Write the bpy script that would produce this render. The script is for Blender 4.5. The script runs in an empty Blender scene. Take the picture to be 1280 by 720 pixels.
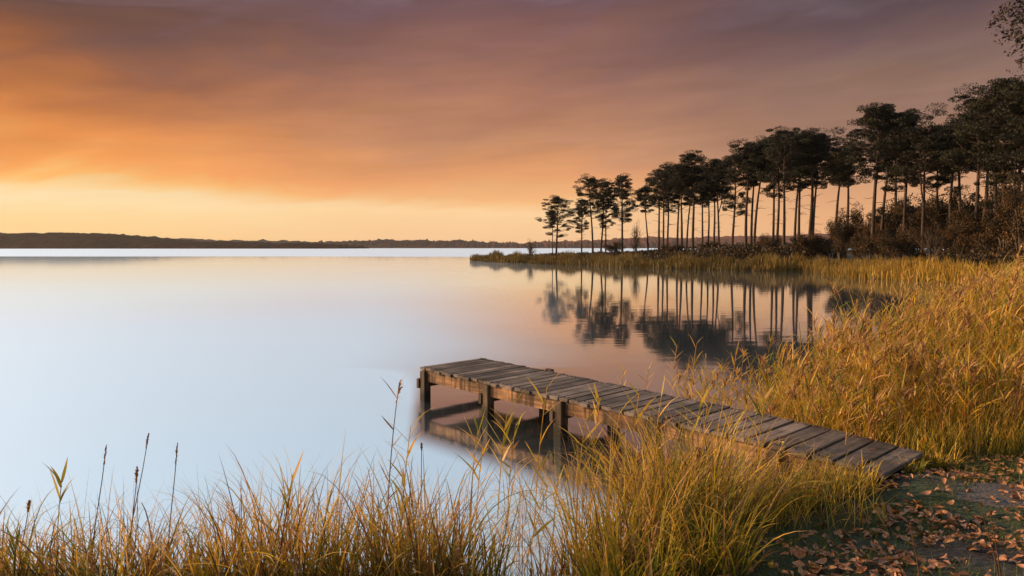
import bpy, math, random
import numpy as np
from mathutils import Vector, Matrix

R = math.radians
rng = np.random.default_rng(11)
random.seed(11)
scene = bpy.context.scene
COL = scene.collection

# ------------------------------------------------------------------ camera
EYE = 2.1
HAZE = 0.00005
F_PX = 853.0
PITCH = math.atan(50.5 / F_PX)
cam_data = bpy.data.cameras.new('camera')
cam_data.sensor_width = 36.0
cam_data.lens = 36.0 * F_PX / 1280.0
cam_data.clip_start = 0.05
cam_data.clip_end = 30000
cam = bpy.data.objects.new('camera', cam_data)
cam.location = (0, 0, EYE)
cam.rotation_euler = (R(90) - PITCH, 0, 0)
COL.objects.link(cam)
scene.camera = cam


def ray(px, py):
    u = (px - 640) / F_PX
    v = (360 - py) / F_PX
    return np.array([u, math.cos(PITCH) + v * math.sin(PITCH), -math.sin(PITCH) + v * math.cos(PITCH)])


def on_plane(px, py, z):
    d = ray(px, py)
    k = (z - EYE) / d[2]
    return np.array([0, 0, EYE]) + d * k


def at_depth(px, py, Y):
    d = ray(px, py)
    return np.array([0, 0, EYE]) + d * (Y / d[1])


# ------------------------------------------------------------------ object helpers
def tag(o, label=None, cat=None, group=None, kind=None):
    if label: o['label'] = label
    if cat: o['category'] = cat
    if group: o['group'] = group
    if kind: o['kind'] = kind
    return o


def empty(name, loc, label, cat, group=None, rz=0.0):
    o = bpy.data.objects.new(name, None)
    o.empty_display_size = 0.2
    o.location = loc
    o.rotation_euler = (0, 0, rz)
    COL.objects.link(o)
    return tag(o, label, cat, group)


def link(name, mesh, parent=None, loc=None):
    o = bpy.data.objects.new(name, mesh)
    COL.objects.link(o)
    if parent is not None: o.parent = parent
    if loc is not None: o.location = loc
    return o


class Acc:
    """collects vertices, quads and two per-vertex values, builds one mesh"""
    def __init__(self):
        self.v, self.f, self.tone, self.along, self.n = [], [], [], [], 0

    def add(self, V, F, tone, along):
        V = np.asarray(V, float).reshape(-1, 3)
        F = np.asarray(F, int).reshape(-1, 4)
        self.v.append(V); self.f.append(F + self.n)
        self.tone.append(np.broadcast_to(np.asarray(tone, float), (len(V),)))
        self.along.append(np.broadcast_to(np.asarray(along, float), (len(V),)))
        self.n += len(V)

    def mesh(self, name, mat, smooth=False, offset=None):
        V = np.concatenate(self.v); F = np.concatenate(self.f)
        if offset is not None: V = V - np.asarray(offset)
        me = bpy.data.meshes.new(name)
        me.vertices.add(len(V)); me.loops.add(len(F) * 4); me.polygons.add(len(F))
        me.vertices.foreach_set('co', V.astype(np.float32).ravel())
        me.loops.foreach_set('vertex_index', F.astype(np.int32).ravel())
        me.polygons.foreach_set('loop_start', (np.arange(len(F)) * 4).astype(np.int32))
        me.polygons.foreach_set('use_smooth', np.full(len(F), smooth))
        for nm, arr in (('tone', self.tone), ('along', self.along)):
            a = me.attributes.new(nm, 'FLOAT', 'POINT')
            a.data.foreach_set('value', np.concatenate(arr).astype(np.float32))
        me.update(); me.validate()
        me.materials.append(mat)
        return me


def tube(acc, P, rad, sides=7, tone=0.5):
    """tapered tube along points"""
    P = np.asarray(P, float); K = len(P)
    rad = np.broadcast_to(np.asarray(rad, float), (K,))
    T = np.gradient(P, axis=0)
    T /= np.linalg.norm(T, axis=1)[:, None] + 1e-9
    ref = np.array([0.0, 0, 1]) if abs(T[0][2]) < 0.8 else np.array([1.0, 0, 0])
    A = np.cross(T, ref); A /= np.linalg.norm(A, axis=1)[:, None] + 1e-9
    B = np.cross(T, A)
    ang = np.linspace(0, 2 * math.pi, sides, endpoint=False)
    ring = A[:, None] * np.cos(ang)[None, :, None] + B[:, None] * np.sin(ang)[None, :, None]
    V = P[:, None] + ring * rad[:, None, None]
    i = np.arange(K - 1)[:, None] * sides
    j = np.arange(sides)[None]
    jn = (j + 1) % sides
    F = np.stack([i + j, i + jn, i + sides + jn, i + sides + j], -1)
    acc.add(V, F, tone, np.repeat(np.linspace(0, 1, K), sides))


def paths(base, az, lean, bend, L, K=6, p=1.5):
    N = len(base)
    t = np.linspace(0, 1, K)
    p = np.broadcast_to(np.asarray(p, float), (N,))
    ang = lean[:, None] + bend[:, None] * t[None] ** p[:, None]
    mid = 0.5 * (ang[:, 1:] + ang[:, :-1])
    ds = (L / (K - 1))[:, None]
    hx = np.concatenate([np.zeros((N, 1)), np.cumsum(np.sin(mid) * ds, 1)], 1)
    hz = np.concatenate([np.zeros((N, 1)), np.cumsum(np.cos(mid) * ds, 1)], 1)
    d = np.stack([np.sin(az), np.cos(az)], 1)
    P = np.empty((N, K, 3))
    P[..., :2] = base[:, None, :2] + hx[..., None] * d[:, None]
    P[..., 2] = base[:, None, 2] + hz
    return P, ang


def ribbons(acc, P, ang, az, spin, W, tone, taper='leaf', tone_tip=0.0):
    N, K, _ = P.shape
    t = np.linspace(0, 1, K)
    if taper == 'leaf':
        prof = np.clip(0.45 + 2.2 * t, 0, 1) * (1 - t ** 2.2) + 0.04
    elif taper == 'stem':
        prof = 1 - 0.55 * t
    else:
        prof = np.sin(np.pi * np.clip(t * 0.9 + 0.08, 0, 1)) + 0.05
    perp = np.stack([np.cos(az), -np.sin(az), np.zeros(N)], 1)[:, None]
    d = np.stack([np.sin(az), np.cos(az)], 1)
    nrm = np.empty((N, K, 3))
    nrm[..., :2] = np.cos(ang)[..., None] * d[:, None]
    nrm[..., 2] = -np.sin(ang)
    side = perp * np.cos(spin)[:, None, None] + nrm * np.sin(spin)[:, None, None]
    w = (0.5 * W[:, None] * prof[None])[..., None] * side
    V = np.stack([P - w, P + w], 2)
    i = (np.arange(N) * K * 2)[:, None] + (np.arange(K - 1) * 2)[None]
    F = np.stack([i, i + 1, i + 3, i + 2], -1)
    tn = np.clip(tone[:, None] + tone_tip * t[None] ** 2, 0, 1)
    acc.add(V, F, np.repeat(tn[..., None], 2, 2).ravel(), np.tile(np.repeat(t, 2), N))


def blades(acc, base, L, W, tone, lean=(0.05, 0.4), bend=(0.2, 1.3), K=6, az=None, p=(1.0, 3.0), tone_tip=0.12):
    N = len(base)
    if az is None: az = rng.uniform(0, 2 * math.pi, N)
    P, ang = paths(base, az, rng.uniform(*lean, N), rng.uniform(*bend, N), L, K, rng.uniform(*p, N))
    ribbons(acc, P, ang, az, rng.uniform(-0.9, 0.9, N), W, tone, 'leaf', tone_tip)


def reeds(acc_stem, acc_leaf, acc_plume, base, H, az, lean, bend, nleaf=7, leafL=(0.2, 0.42), leafW=0.016,
          stemW=0.007, tone=(0.35, 0.7), plume=None, spread=(0.35, 1.0), t0=0.25, plume_len=0.16, Kl=5, plane0=None, lbend=(0.1, 1.3)):
    """common reed: stem, two-ranked arching leaves and a feathery drooping seed head"""
    N = len(base)
    K = 8
    P, ang = paths(base, az, lean, bend, H, K, 1.6)
    tn = rng.uniform(*tone, N)
    for s in (0.0, math.pi / 2):
        ribbons(acc_stem, P, ang, az, np.full(N, s), np.full(N, stemW), np.clip(tn + 0.08, 0, 1), 'stem')

    def along(t):
        x = t * (K - 1); i = np.minimum(x.astype(int), K - 2); f = (x - i)[:, None]
        r = np.arange(N)
        return P[r, i] * (1 - f) + P[r, i + 1] * f
    plane = rng.uniform(0, math.pi, N) if plane0 is None else np.full(N, plane0)
    for k in range(nleaf):
        t = np.clip(t0 + (1.0 - t0) * (k + 0.6) / nleaf + rng.uniform(-0.04, 0.04, N), 0, 1)
        b = along(t)
        a = plane + math.pi * (k % 2) + rng.normal(0, 0.5, N)
        L = rng.uniform(*leafL, N) * (1.0 - 0.35 * np.abs(t - 0.65))
        ln = rng.uniform(*spread, N)
        Pl, al = paths(b, a, ln, rng.uniform(*lbend, N), L, Kl, 1.6)
        ribbons(acc_leaf, Pl, al, a, rng.uniform(-0.8, 0.8, N), np.full(N, leafW) * rng.uniform(0.6, 1.2, N),
                np.clip(tn + rng.normal(0, 0.13, N) - 0.1 * (t - 0.5), 0, 1), 'leaf', 0.12)
    if plume is not None and plume.any():
        idx = np.nonzero(plume)[0]
        M = 16
        for k in range(M):
            t = np.full(N, 1.0 - 0.13 * k / M)
            b = along(t)[idx]
            a = az[idx] + rng.normal(0, 1.0, len(idx))
            L = plume_len * rng.uniform(0.35, 1.0, len(idx)) * (0.4 + 0.6 * math.sin(math.pi * (k + 1) / (M + 1)))
            Pl, al = paths(b, a, rng.uniform(0.1, 0.6, len(idx)), rng.uniform(0.2, 1.3, len(idx)), L, 4, 1.3)
            ribbons(acc_plume, Pl, al, a, rng.uniform(-1, 1, len(idx)), np.full(len(idx), 0.011),
                    np.clip(rng.normal(0.78, 0.1, len(idx)), 0, 1), 'spindle')


# ------------------------------------------------------------------ materials
def new_mat(name):
    m = bpy.data.materials.new(name)
    m.use_nodes = True
    nt = m.node_tree
    nt.nodes.clear()
    return m, nt, nt.nodes, nt.links


def N(nodes, kind, **kw):
    n = nodes.new(kind)
    for k, v in kw.items(): setattr(n, k, v)
    return n


def ramp(nodes, stops, interp='LINEAR'):
    r = nodes.new('ShaderNodeValToRGB')
    r.color_ramp.interpolation = interp
    e = r.color_ramp.elements
    while len(e) < len(stops): e.new(0.5)
    for i, (p, c) in enumerate(stops):
        e[i].position = p
    for i, (p, c) in enumerate(stops):
        e[i].position = p
        e[i].color = (*c, 1) if len(c) == 3 else c
    return r


def plant_mat(name, stops, transl=0.35, rough=0.55, dark_base=0.0):
    m, nt, nd, ln = new_mat(name)
    out = N(nd, 'ShaderNodeOutputMaterial')
    at = N(nd, 'ShaderNodeAttribute', attribute_name='tone')
    geo = N(nd, 'ShaderNodeNewGeometry')
    noi = N(nd, 'ShaderNodeTexNoise'); noi.inputs['Scale'].default_value = 9; noi.inputs['Detail'].default_value = 3
    ln.new(geo.outputs['Position'], noi.inputs['Vector'])
    ma = N(nd, 'ShaderNodeMath', operation='MULTIPLY_ADD'); ma.inputs[1].default_value = 0.26; ma.inputs[2].default_value = -0.13
    ln.new(noi.outputs['Fac'], ma.inputs[0])
    ad = N(nd, 'ShaderNodeMath', operation='ADD', use_clamp=True)
    ln.new(at.outputs['Fac'], ad.inputs[0]); ln.new(ma.outputs[0], ad.inputs[1])
    rp = ramp(nd, stops); ln.new(ad.outputs[0], rp.inputs['Fac'])
    bs = N(nd, 'ShaderNodeBsdfPrincipled'); bs.inputs['Roughness'].default_value = rough
    bs.inputs['Specular IOR Level'].default_value = 0.25
    ln.new(rp.outputs['Color'], bs.inputs['Base Color'])
    tr = N(nd, 'ShaderNodeBsdfTranslucent'); ln.new(rp.outputs['Color'], tr.inputs['Color'])
    mx = N(nd, 'ShaderNodeMixShader'); mx.inputs['Fac'].default_value = transl
    ln.new(bs.outputs[0], mx.inputs[1]); ln.new(tr.outputs[0], mx.inputs[2])
    ln.new(mx.outputs[0], out.inputs['Surface'])
    return m


GRASS_STOPS = [(0.0, (0.05, 0.085, 0.012)), (0.22, (0.13, 0.15, 0.018)), (0.42, (0.46, 0.31, 0.025)), (0.58, (0.66, 0.35, 0.04)), (0.67, (0.62, 0.40, 0.16)),
               (0.77, (0.40, 0.18, 0.06)), (0.9, (0.20, 0.10, 0.05)), (1.0, (0.07, 0.04, 0.03))]
M_GRASS = plant_mat('reed_and_sedge', GRASS_STOPS, 0.38)
M_FARREED = plant_mat('far_reed', [(0.0, (0.075, 0.052, 0.013)), (0.5, (0.20, 0.12, 0.022)), (1.0, (0.42, 0.24, 0.03))], 0.3)
M_TURF = plant_mat('short_turf', [(0.0, (0.045, 0.068, 0.008)), (0.6, (0.115, 0.135, 0.016)), (1.0, (0.24, 0.20, 0.035))], 0.25)
M_NEEDLE = plant_mat('pine_needles', [(0.0, (0.007, 0.007, 0.0025)), (0.5, (0.015, 0.0135, 0.0045)), (1.0, (0.036, 0.028, 0.008))], 0.12, 0.6)
M_BUSH = plant_mat('brown_bush_leaves', [(0.0, (0.022, 0.015, 0.006)), (0.5, (0.065, 0.036, 0.011)), (1.0, (0.17, 0.075, 0.018))], 0.2, 0.6)
M_TWIGLEAF = plant_mat('dark_twig_leaves', [(0.0, (0.02, 0.014, 0.012)), (1.0, (0.05, 0.03, 0.02))], 0.15, 0.6)


def bark_mat(name, c1, c2, scale=6.0):
    m, nt, nd, ln = new_mat(name)
    out = N(nd, 'ShaderNodeOutputMaterial')
    geo = N(nd, 'ShaderNodeTexCoord')
    mp = N(nd, 'ShaderNodeMapping'); mp.inputs['Scale'].default_value = (scale, scale, scale * 0.3)
    ln.new(geo.outputs['Object'], mp.inputs['Vector'])
    no = N(nd, 'ShaderNodeTexNoise'); no.inputs['Scale'].default_value = 1.0; no.inputs['Detail'].default_value = 6
    ln.new(mp.outputs[0], no.inputs['Vector'])
    rp = ramp(nd, [(0.3, c1), (0.7, c2)]); ln.new(no.outputs['Fac'], rp.inputs['Fac'])
    bs = N(nd, 'ShaderNodeBsdfPrincipled'); bs.inputs['Roughness'].default_value = 0.9
    ln.new(rp.outputs['Color'], bs.inputs['Base Color'])
    bp = N(nd, 'ShaderNodeBump'); bp.inputs['Strength'].default_value = 0.6; bp.inputs['Distance'].default_value = 0.05
    ln.new(no.outputs['Fac'], bp.inputs['Height']); ln.new(bp.outputs[0], bs.inputs['Normal'])
    ln.new(bs.outputs[0], out.inputs['Surface'])
    return m


M_BARK = bark_mat('pine_bark', (0.018, 0.010, 0.007), (0.07, 0.032, 0.016))
M_TWIG = bark_mat('shrub_bark', (0.05, 0.035, 0.025), (0.12, 0.08, 0.05))


def wood_mat(name, stops, wet=False, plank=True):
    """weathered timber: 'along' carries the coordinate across the grain, 'tone' a value per board"""
    m, nt, nd, ln = new_mat(name)
    out = N(nd, 'ShaderNodeOutputMaterial')
    uv = N(nd, 'ShaderNodeUVMap', uv_map='grain')
    tone = N(nd, 'ShaderNodeAttribute', attribute_name='tone')
    mp = N(nd, 'ShaderNodeMapping'); mp.inputs['Scale'].default_value = (1.6, 34, 1)
    ln.new(uv.outputs[0], mp.inputs['Vector'])
    off = N(nd, 'ShaderNodeCombineXYZ'); ln.new(tone.outputs['Fac'], off.inputs['Z'])
    vm = N(nd, 'ShaderNodeVectorMath', operation='MULTIPLY_ADD'); vm.inputs[1].default_value = (1, 1, 37); 
    ln.new(off.outputs[0], vm.inputs[0]); ln.new(mp.outputs[0], vm.inputs[2])
    g = N(nd, 'ShaderNodeTexNoise'); g.inputs['Scale'].default_value = 1.0; g.inputs['Detail'].default_value = 8; g.inputs['Distortion'].default_value = 0.6
    g.inputs['Roughness'].default_value = 0.65
    ln.new(vm.outputs[0], g.inputs['Vector'])
    geo = N(nd, 'ShaderNodeNewGeometry')
    b = N(nd, 'ShaderNodeTexNoise'); b.inputs['Scale'].default_value = 3.5; b.inputs['Detail'].default_value = 5
    ln.new(geo.outputs['Position'], b.inputs['Vector'])
    mix = N(nd, 'ShaderNodeMath', operation='MULTIPLY_ADD'); mix.inputs[1].default_value = 0.55
    ln.new(b.outputs['Fac'], mix.inputs[0])
    t2 = N(nd, 'ShaderNodeMath', operation='MULTIPLY_ADD'); t2.inputs[1].default_value = 0.22; t2.inputs[2].default_value = -0.36
    ln.new(tone.outputs['Fac'], t2.inputs[0])
    gg = N(nd, 'ShaderNodeMath', operation='MULTIPLY_ADD'); gg.inputs[1].default_value = 0.75
    ln.new(g.outputs['Fac'], gg.inputs[0]); ln.new(t2.outputs[0], gg.inputs[2]); ln.new(gg.outputs[0], mix.inputs[2])
    rp = ramp(nd, stops); ln.new(mix.outputs[0], rp.inputs['Fac'])
    bs = N(nd, 'ShaderNodeBsdfPrincipled')
    col = rp.outputs['Color']
    # green-black algae blotches
    al = N(nd, 'ShaderNodeTexNoise'); al.inputs['Scale'].default_value = 6; al.inputs['Detail'].default_value = 6
    ln.new(geo.outputs['Position'], al.inputs['Vector'])
    ar = ramp(nd, [(0.55, (0, 0, 0)), (0.75, (0.55, 0.55, 0.55))]); ln.new(al.outputs['Fac'], ar.inputs['Fac'])
    am = N(nd, 'ShaderNodeMix', data_type='RGBA'); am.inputs['B'].default_value = (0.055, 0.042, 0.024, 1)
    ln.new(ar.outputs['Color'], am.inputs['Factor']); ln.new(col, am.inputs['A']); col = am.outputs['Result']
    if wet:
        dm = N(nd, 'ShaderNodeMapping'); dm.inputs['Scale'].default_value = (16, 16, 1.5); ln.new(geo.outputs['Position'], dm.inputs['Vector'])
        dn = N(nd, 'ShaderNodeTexNoise'); dn.inputs['Scale'].default_value = 1; dn.inputs['Detail'].default_value = 4; ln.new(dm.outputs[0], dn.inputs['Vector'])
        dr = ramp(nd, [(0.40, (0.85, 0.85, 0.85)), (0.54, (0, 0, 0))]); ln.new(dn.outputs['Fac'], dr.inputs['Fac'])
        dx = N(nd, 'ShaderNodeMix', data_type='RGBA'); dx.inputs['B'].default_value = (0.035, 0.02, 0.012, 1)
        ln.new(dr.outputs['Color'], dx.inputs['Factor']); ln.new(col, dx.inputs['A']); col = dx.outputs['Result']
    rough = 0.85; bs.inputs['Specular IOR Level'].default_value = 0.25
    if wet:
        # soaked band of timber near the waterline
        sp = N(nd, 'ShaderNodeSeparateXYZ'); ln.new(geo.outputs['Position'], sp.inputs[0])
        mr = N(nd, 'ShaderNodeMapRange'); mr.inputs['From Min'].default_value = 0.05; mr.inputs['From Max'].default_value = 0.16
        zz = N(nd, 'ShaderNodeMath', operation='MULTIPLY_ADD'); zz.inputs[1].default_value = -0.08
        ln.new(b.outputs['Fac'], zz.inputs[0]); ln.new(sp.outputs['Z'], zz.inputs[2])
        ln.new(zz.outputs[0], mr.inputs['Value'])
        wm = N(nd, 'ShaderNodeMix', data_type='RGBA'); wm.inputs['A'].default_value = (0.016, 0.014, 0.01, 1)
        ln.new(mr.outputs[0], wm.inputs['Factor']); ln.new(col, wm.inputs['B']); col = wm.outputs['Result']
    ln.new(col, bs.inputs['Base Color'])
    bs.inputs['Roughness'].default_value = rough
    bp = N(nd, 'ShaderNodeBump'); bp.inputs['Strength'].default_value = 0.5; bp.inputs['Distance'].default_value = 0.006
    ln.new(g.outputs['Fac'], bp.inputs['Height']); ln.new(bp.outputs[0], bs.inputs['Normal'])
    ln.new(bs.outputs[0], out.inputs['Surface'])
    return m


M_DECK = wood_mat('weathered_deck', [(0.2, (0.028, 0.02, 0.016)), (0.42, (0.11, 0.08, 0.064)), (0.60, (0.23, 0.17, 0.14)), (0.85, (0.42, 0.33, 0.27))])
M_BEAM = wood_mat('brown_beam', [(0.15, (0.025, 0.013, 0.007)), (0.40, (0.15, 0.075, 0.036)), (0.6, (0.40, 0.21, 0.10)), (0.9, (0.52, 0.36, 0.24))], wet=True)
M_POST = wood_mat('dark_post', [(0.15, (0.02, 0.014, 0.009)), (0.42, (0.075, 0.05, 0.033)), (0.7, (0.18, 0.115, 0.07)), (0.95, (0.26, 0.18, 0.12))], wet=True)

# ------------------------------------------------------------------ terrain
SHORE = [(-60, 2.6), (-6, 3.9), (-3, 4.12), (-1.5, 4.25), (-0.2, 4.22), (0.2, 4.05), (0.45, 4.15), (0.62, 4.6), (1.1, 5.0), (1.8, 5.2),
         (2.3, 5.75), (2.75, 6.5), (3.3, 7.5), (4.4, 9.2), (7.2, 12), (11.3, 16.5), (16.8, 23), (22.2, 30), (26.2, 36.5), (27.5, 40.5),
         (24.8, 47), (24.9, 52), (27.5, 58), (26.8, 62), (22, 63), (16.6, 67.5), (12.8, 73), (8.2, 86), (1.2, 94), (-3.8, 103), (-5.4, 108),
         (-4.5, 112), (0, 122), (8, 138), (20, 155), (45, 178), (120, 205), (600, 300), (600, -80), (-60, -80)]
SH = np.array(SHORE, float)


def land_sd(x, y):
    """signed distance to the shoreline: positive on land"""
    p = np.stack([x, y], -1)
    best = np.full(x.shape, 1e9); inside = np.zeros(x.shape, bool)
    for i in range(len(SH)):
        a, b = SH[i], SH[(i + 1) % len(SH)]
        ab = b - a
        t = np.clip(((p - a) @ ab) / (ab @ ab), 0, 1)
        best = np.minimum(best, np.linalg.norm(p - a - t[..., None] * ab, axis=-1))
        cond = (a[1] > y) != (b[1] > y)
        with np.errstate(divide='ignore', invalid='ignore'):
            xi = (b[0] - a[0]) * (y - a[1]) / (b[1] - a[1] + 1e-12) + a[0]
        inside ^= cond & (x < xi)
    return np.where(inside, best, -best)


def bumps(x, y):
    return (np.sin(x * 3.1 + 1.3 * np.sin(y * 2.3)) * np.sin(y * 2.7 + 1.1 * np.sin(x * 1.7)) * 0.022
            + np.sin(x * 8.3 + y * 5.1) * np.sin(y * 9.7 - x * 3.3) * 0.010)


def ground_z(x, y):
    x = np.asarray(x, float); y = np.asarray(y, float)
    sd = land_sd(x, y)
    land = 0.30 * (1 - np.exp(-np.maximum(sd, 0) / 0.8)) + 0.028 * np.minimum(np.maximum(sd, 0), 45) + 0.02
    water = -0.75 * (1 - np.exp(np.minimum(sd, 0) / 1.3)) + 0.02
    z = np.where(sd > 0, land, water)
    z = z + 0.10 * np.exp(-((x - 2.95) ** 2 + (y - 5.02) ** 2) / 0.3)
    return z + bumps(x, y) * np.clip((sd + 0.3) / 0.8, 0.15, 1)


def gz(x, y):
    return float(ground_z(np.array([x]), np.array([y]))[0])


def graded(lo, hi, dense_lo, dense_hi, step, growth):
    mid = list(np.arange(dense_lo, dense_hi, step))
    a, s = dense_hi, step
    while a < hi:
        mid.append(a); s *= growth; a += s
    mid.append(hi)
    a, s = dense_lo, step
    low = []
    while a > lo:
        s *= growth; a -= s; low.append(max(a, lo))
    return np.array(low[::-1] + mid)


def grid_mesh(name, xs, ys, zf, mat, smooth=True):
    X, Y = np.meshgrid(xs, ys)
    Z = zf(X, Y)
    a = Acc()
    nx, ny = len(xs), len(ys)
    i = (np.arange(ny - 1) * nx)[:, None] + np.arange(nx - 1)[None]
    a.add(np.stack([X, Y, Z], -1), np.stack([i, i + 1, i + nx + 1, i + nx], -1), 0, 0)
    return a.mesh(name, mat, smooth)


def ground_mat():
    m, nt, nd, ln = new_mat('mossy_bank')
    out = N(nd, 'ShaderNodeOutputMaterial')
    geo = N(nd, 'ShaderNodeNewGeometry')
    n1 = N(nd, 'ShaderNodeTexNoise'); n1.inputs['Scale'].default_value = 1.7; n1.inputs['Detail'].default_value = 6
    n2 = N(nd, 'ShaderNodeTexNoise'); n2.inputs['Scale'].default_value = 38; n2.inputs['Detail'].default_value = 6
    for n in (n1, n2): ln.new(geo.outputs['Position'], n.inputs['Vector'])
    soil = ramp(nd, [(0.3, (0.018, 0.012, 0.008)), (0.7, (0.065, 0.042, 0.028))]); ln.new(n2.outputs['Fac'], soil.inputs['Fac'])
    moss = ramp(nd, [(0.3, (0.014, 0.022, 0.005)), (0.7, (0.05, 0.06, 0.012))]); ln.new(n2.outputs['Fac'], moss.inputs['Fac'])
    f = ramp(nd, [(0.4, (0, 0, 0)), (0.56, (1, 1, 1))]); ln.new(n1.outputs['Fac'], f.inputs['Fac'])
    mx = N(nd, 'ShaderNodeMix', data_type='RGBA')
    ln.new(f.outputs['Color'], mx.inputs['Factor']); ln.new(soil.outputs['Color'], mx.inputs['A']); ln.new(moss.outputs['Color'], mx.inputs['B'])
    # trodden bare patch of grey earth beside the jetty's landing
    vd = N(nd, 'ShaderNodeVectorMath', operation='SUBTRACT'); vd.inputs[1].default_value = (3.75, 4.72, 0.4)
    ln.new(geo.outputs['Position'], vd.inputs[0])
    vs = N(nd, 'ShaderNodeVectorMath', operation='MULTIPLY'); vs.inputs[1].default_value = (1.0, 2.6, 0)
    ln.new(vd.outputs[0], vs.inputs[0])
    le = N(nd, 'ShaderNodeVectorMath', operation='LENGTH'); ln.new(vs.outputs[0], le.inputs[0])
    ed = N(nd, 'ShaderNodeMath', operation='MULTIPLY_ADD'); ed.inputs[1].default_value = 0.9
    ln.new(n1.outputs['Fac'], ed.inputs[0]); ln.new(le.outputs['Value'], ed.inputs[2])
    er = ramp(nd, [(0.93, (1, 1, 1)), (1.0, (0, 0, 0))])
    sc = N(nd, 'ShaderNodeMath', operation='MULTIPLY'); sc.inputs[1].default_value = 0.85; ln.new(ed.outputs[0], sc.inputs[0])
    ln.new(sc.outputs[0], er.inputs['Fac'])
    mud = ramp(nd, [(0.3, (0.05, 0.04, 0.035)), (0.7, (0.13, 0.105, 0.09))]); ln.new(n2.outputs['Fac'], mud.inputs['Fac'])
    m2 = N(nd, 'ShaderNodeMix', data_type='RGBA')
    ln.new(er.outputs['Color'], m2.inputs['Factor']); ln.new(mx.outputs['Result'], m2.inputs['A']); ln.new(mud.outputs['Color'], m2.inputs['B'])
    bs = N(nd, 'ShaderNodeBsdfPrincipled'); bs.inputs['Roughness'].default_value = 0.9
    ln.new(m2.outputs['Result'], bs.inputs['Base Color'])
    bp = N(nd, 'ShaderNodeBump'); bp.inputs['Strength'].default_value = 0.7; bp.inputs['Distance'].default_value = 0.03
    ln.new(n2.outputs['Fac'], bp.inputs['Height']); ln.new(bp.outputs[0], bs.inputs['Normal'])
    ln.new(bs.outputs[0], out.inputs['Surface'])
    return m


M_GROUND = ground_mat()
gm = grid_mesh('ground', graded(-60, 600, -1.0, 6.0, 0.07, 1.045), graded(-80, 300, 3.0, 7.5, 0.07, 1.04), ground_z, M_GROUND)
ground = tag(link('ground', gm), 'mossy brown bank and wooded headland round the lake', 'ground', kind='structure')


DECK = 0.46
N0, N1 = on_plane(524, 459, DECK), on_plane(1107, 594, DECK - 0.05)
F0, F1 = on_plane(603, 447, DECK), on_plane(1156, 565, DECK - 0.05)
LEN = np.linalg.norm((N1 - N0)[:2])
U = (N1 - N0) / np.linalg.norm(N1 - N0); U[2] = 0; U /= np.linalg.norm(U)
VV = F0 - N0; VV[2] = 0; VV /= np.linalg.norm(VV)


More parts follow.
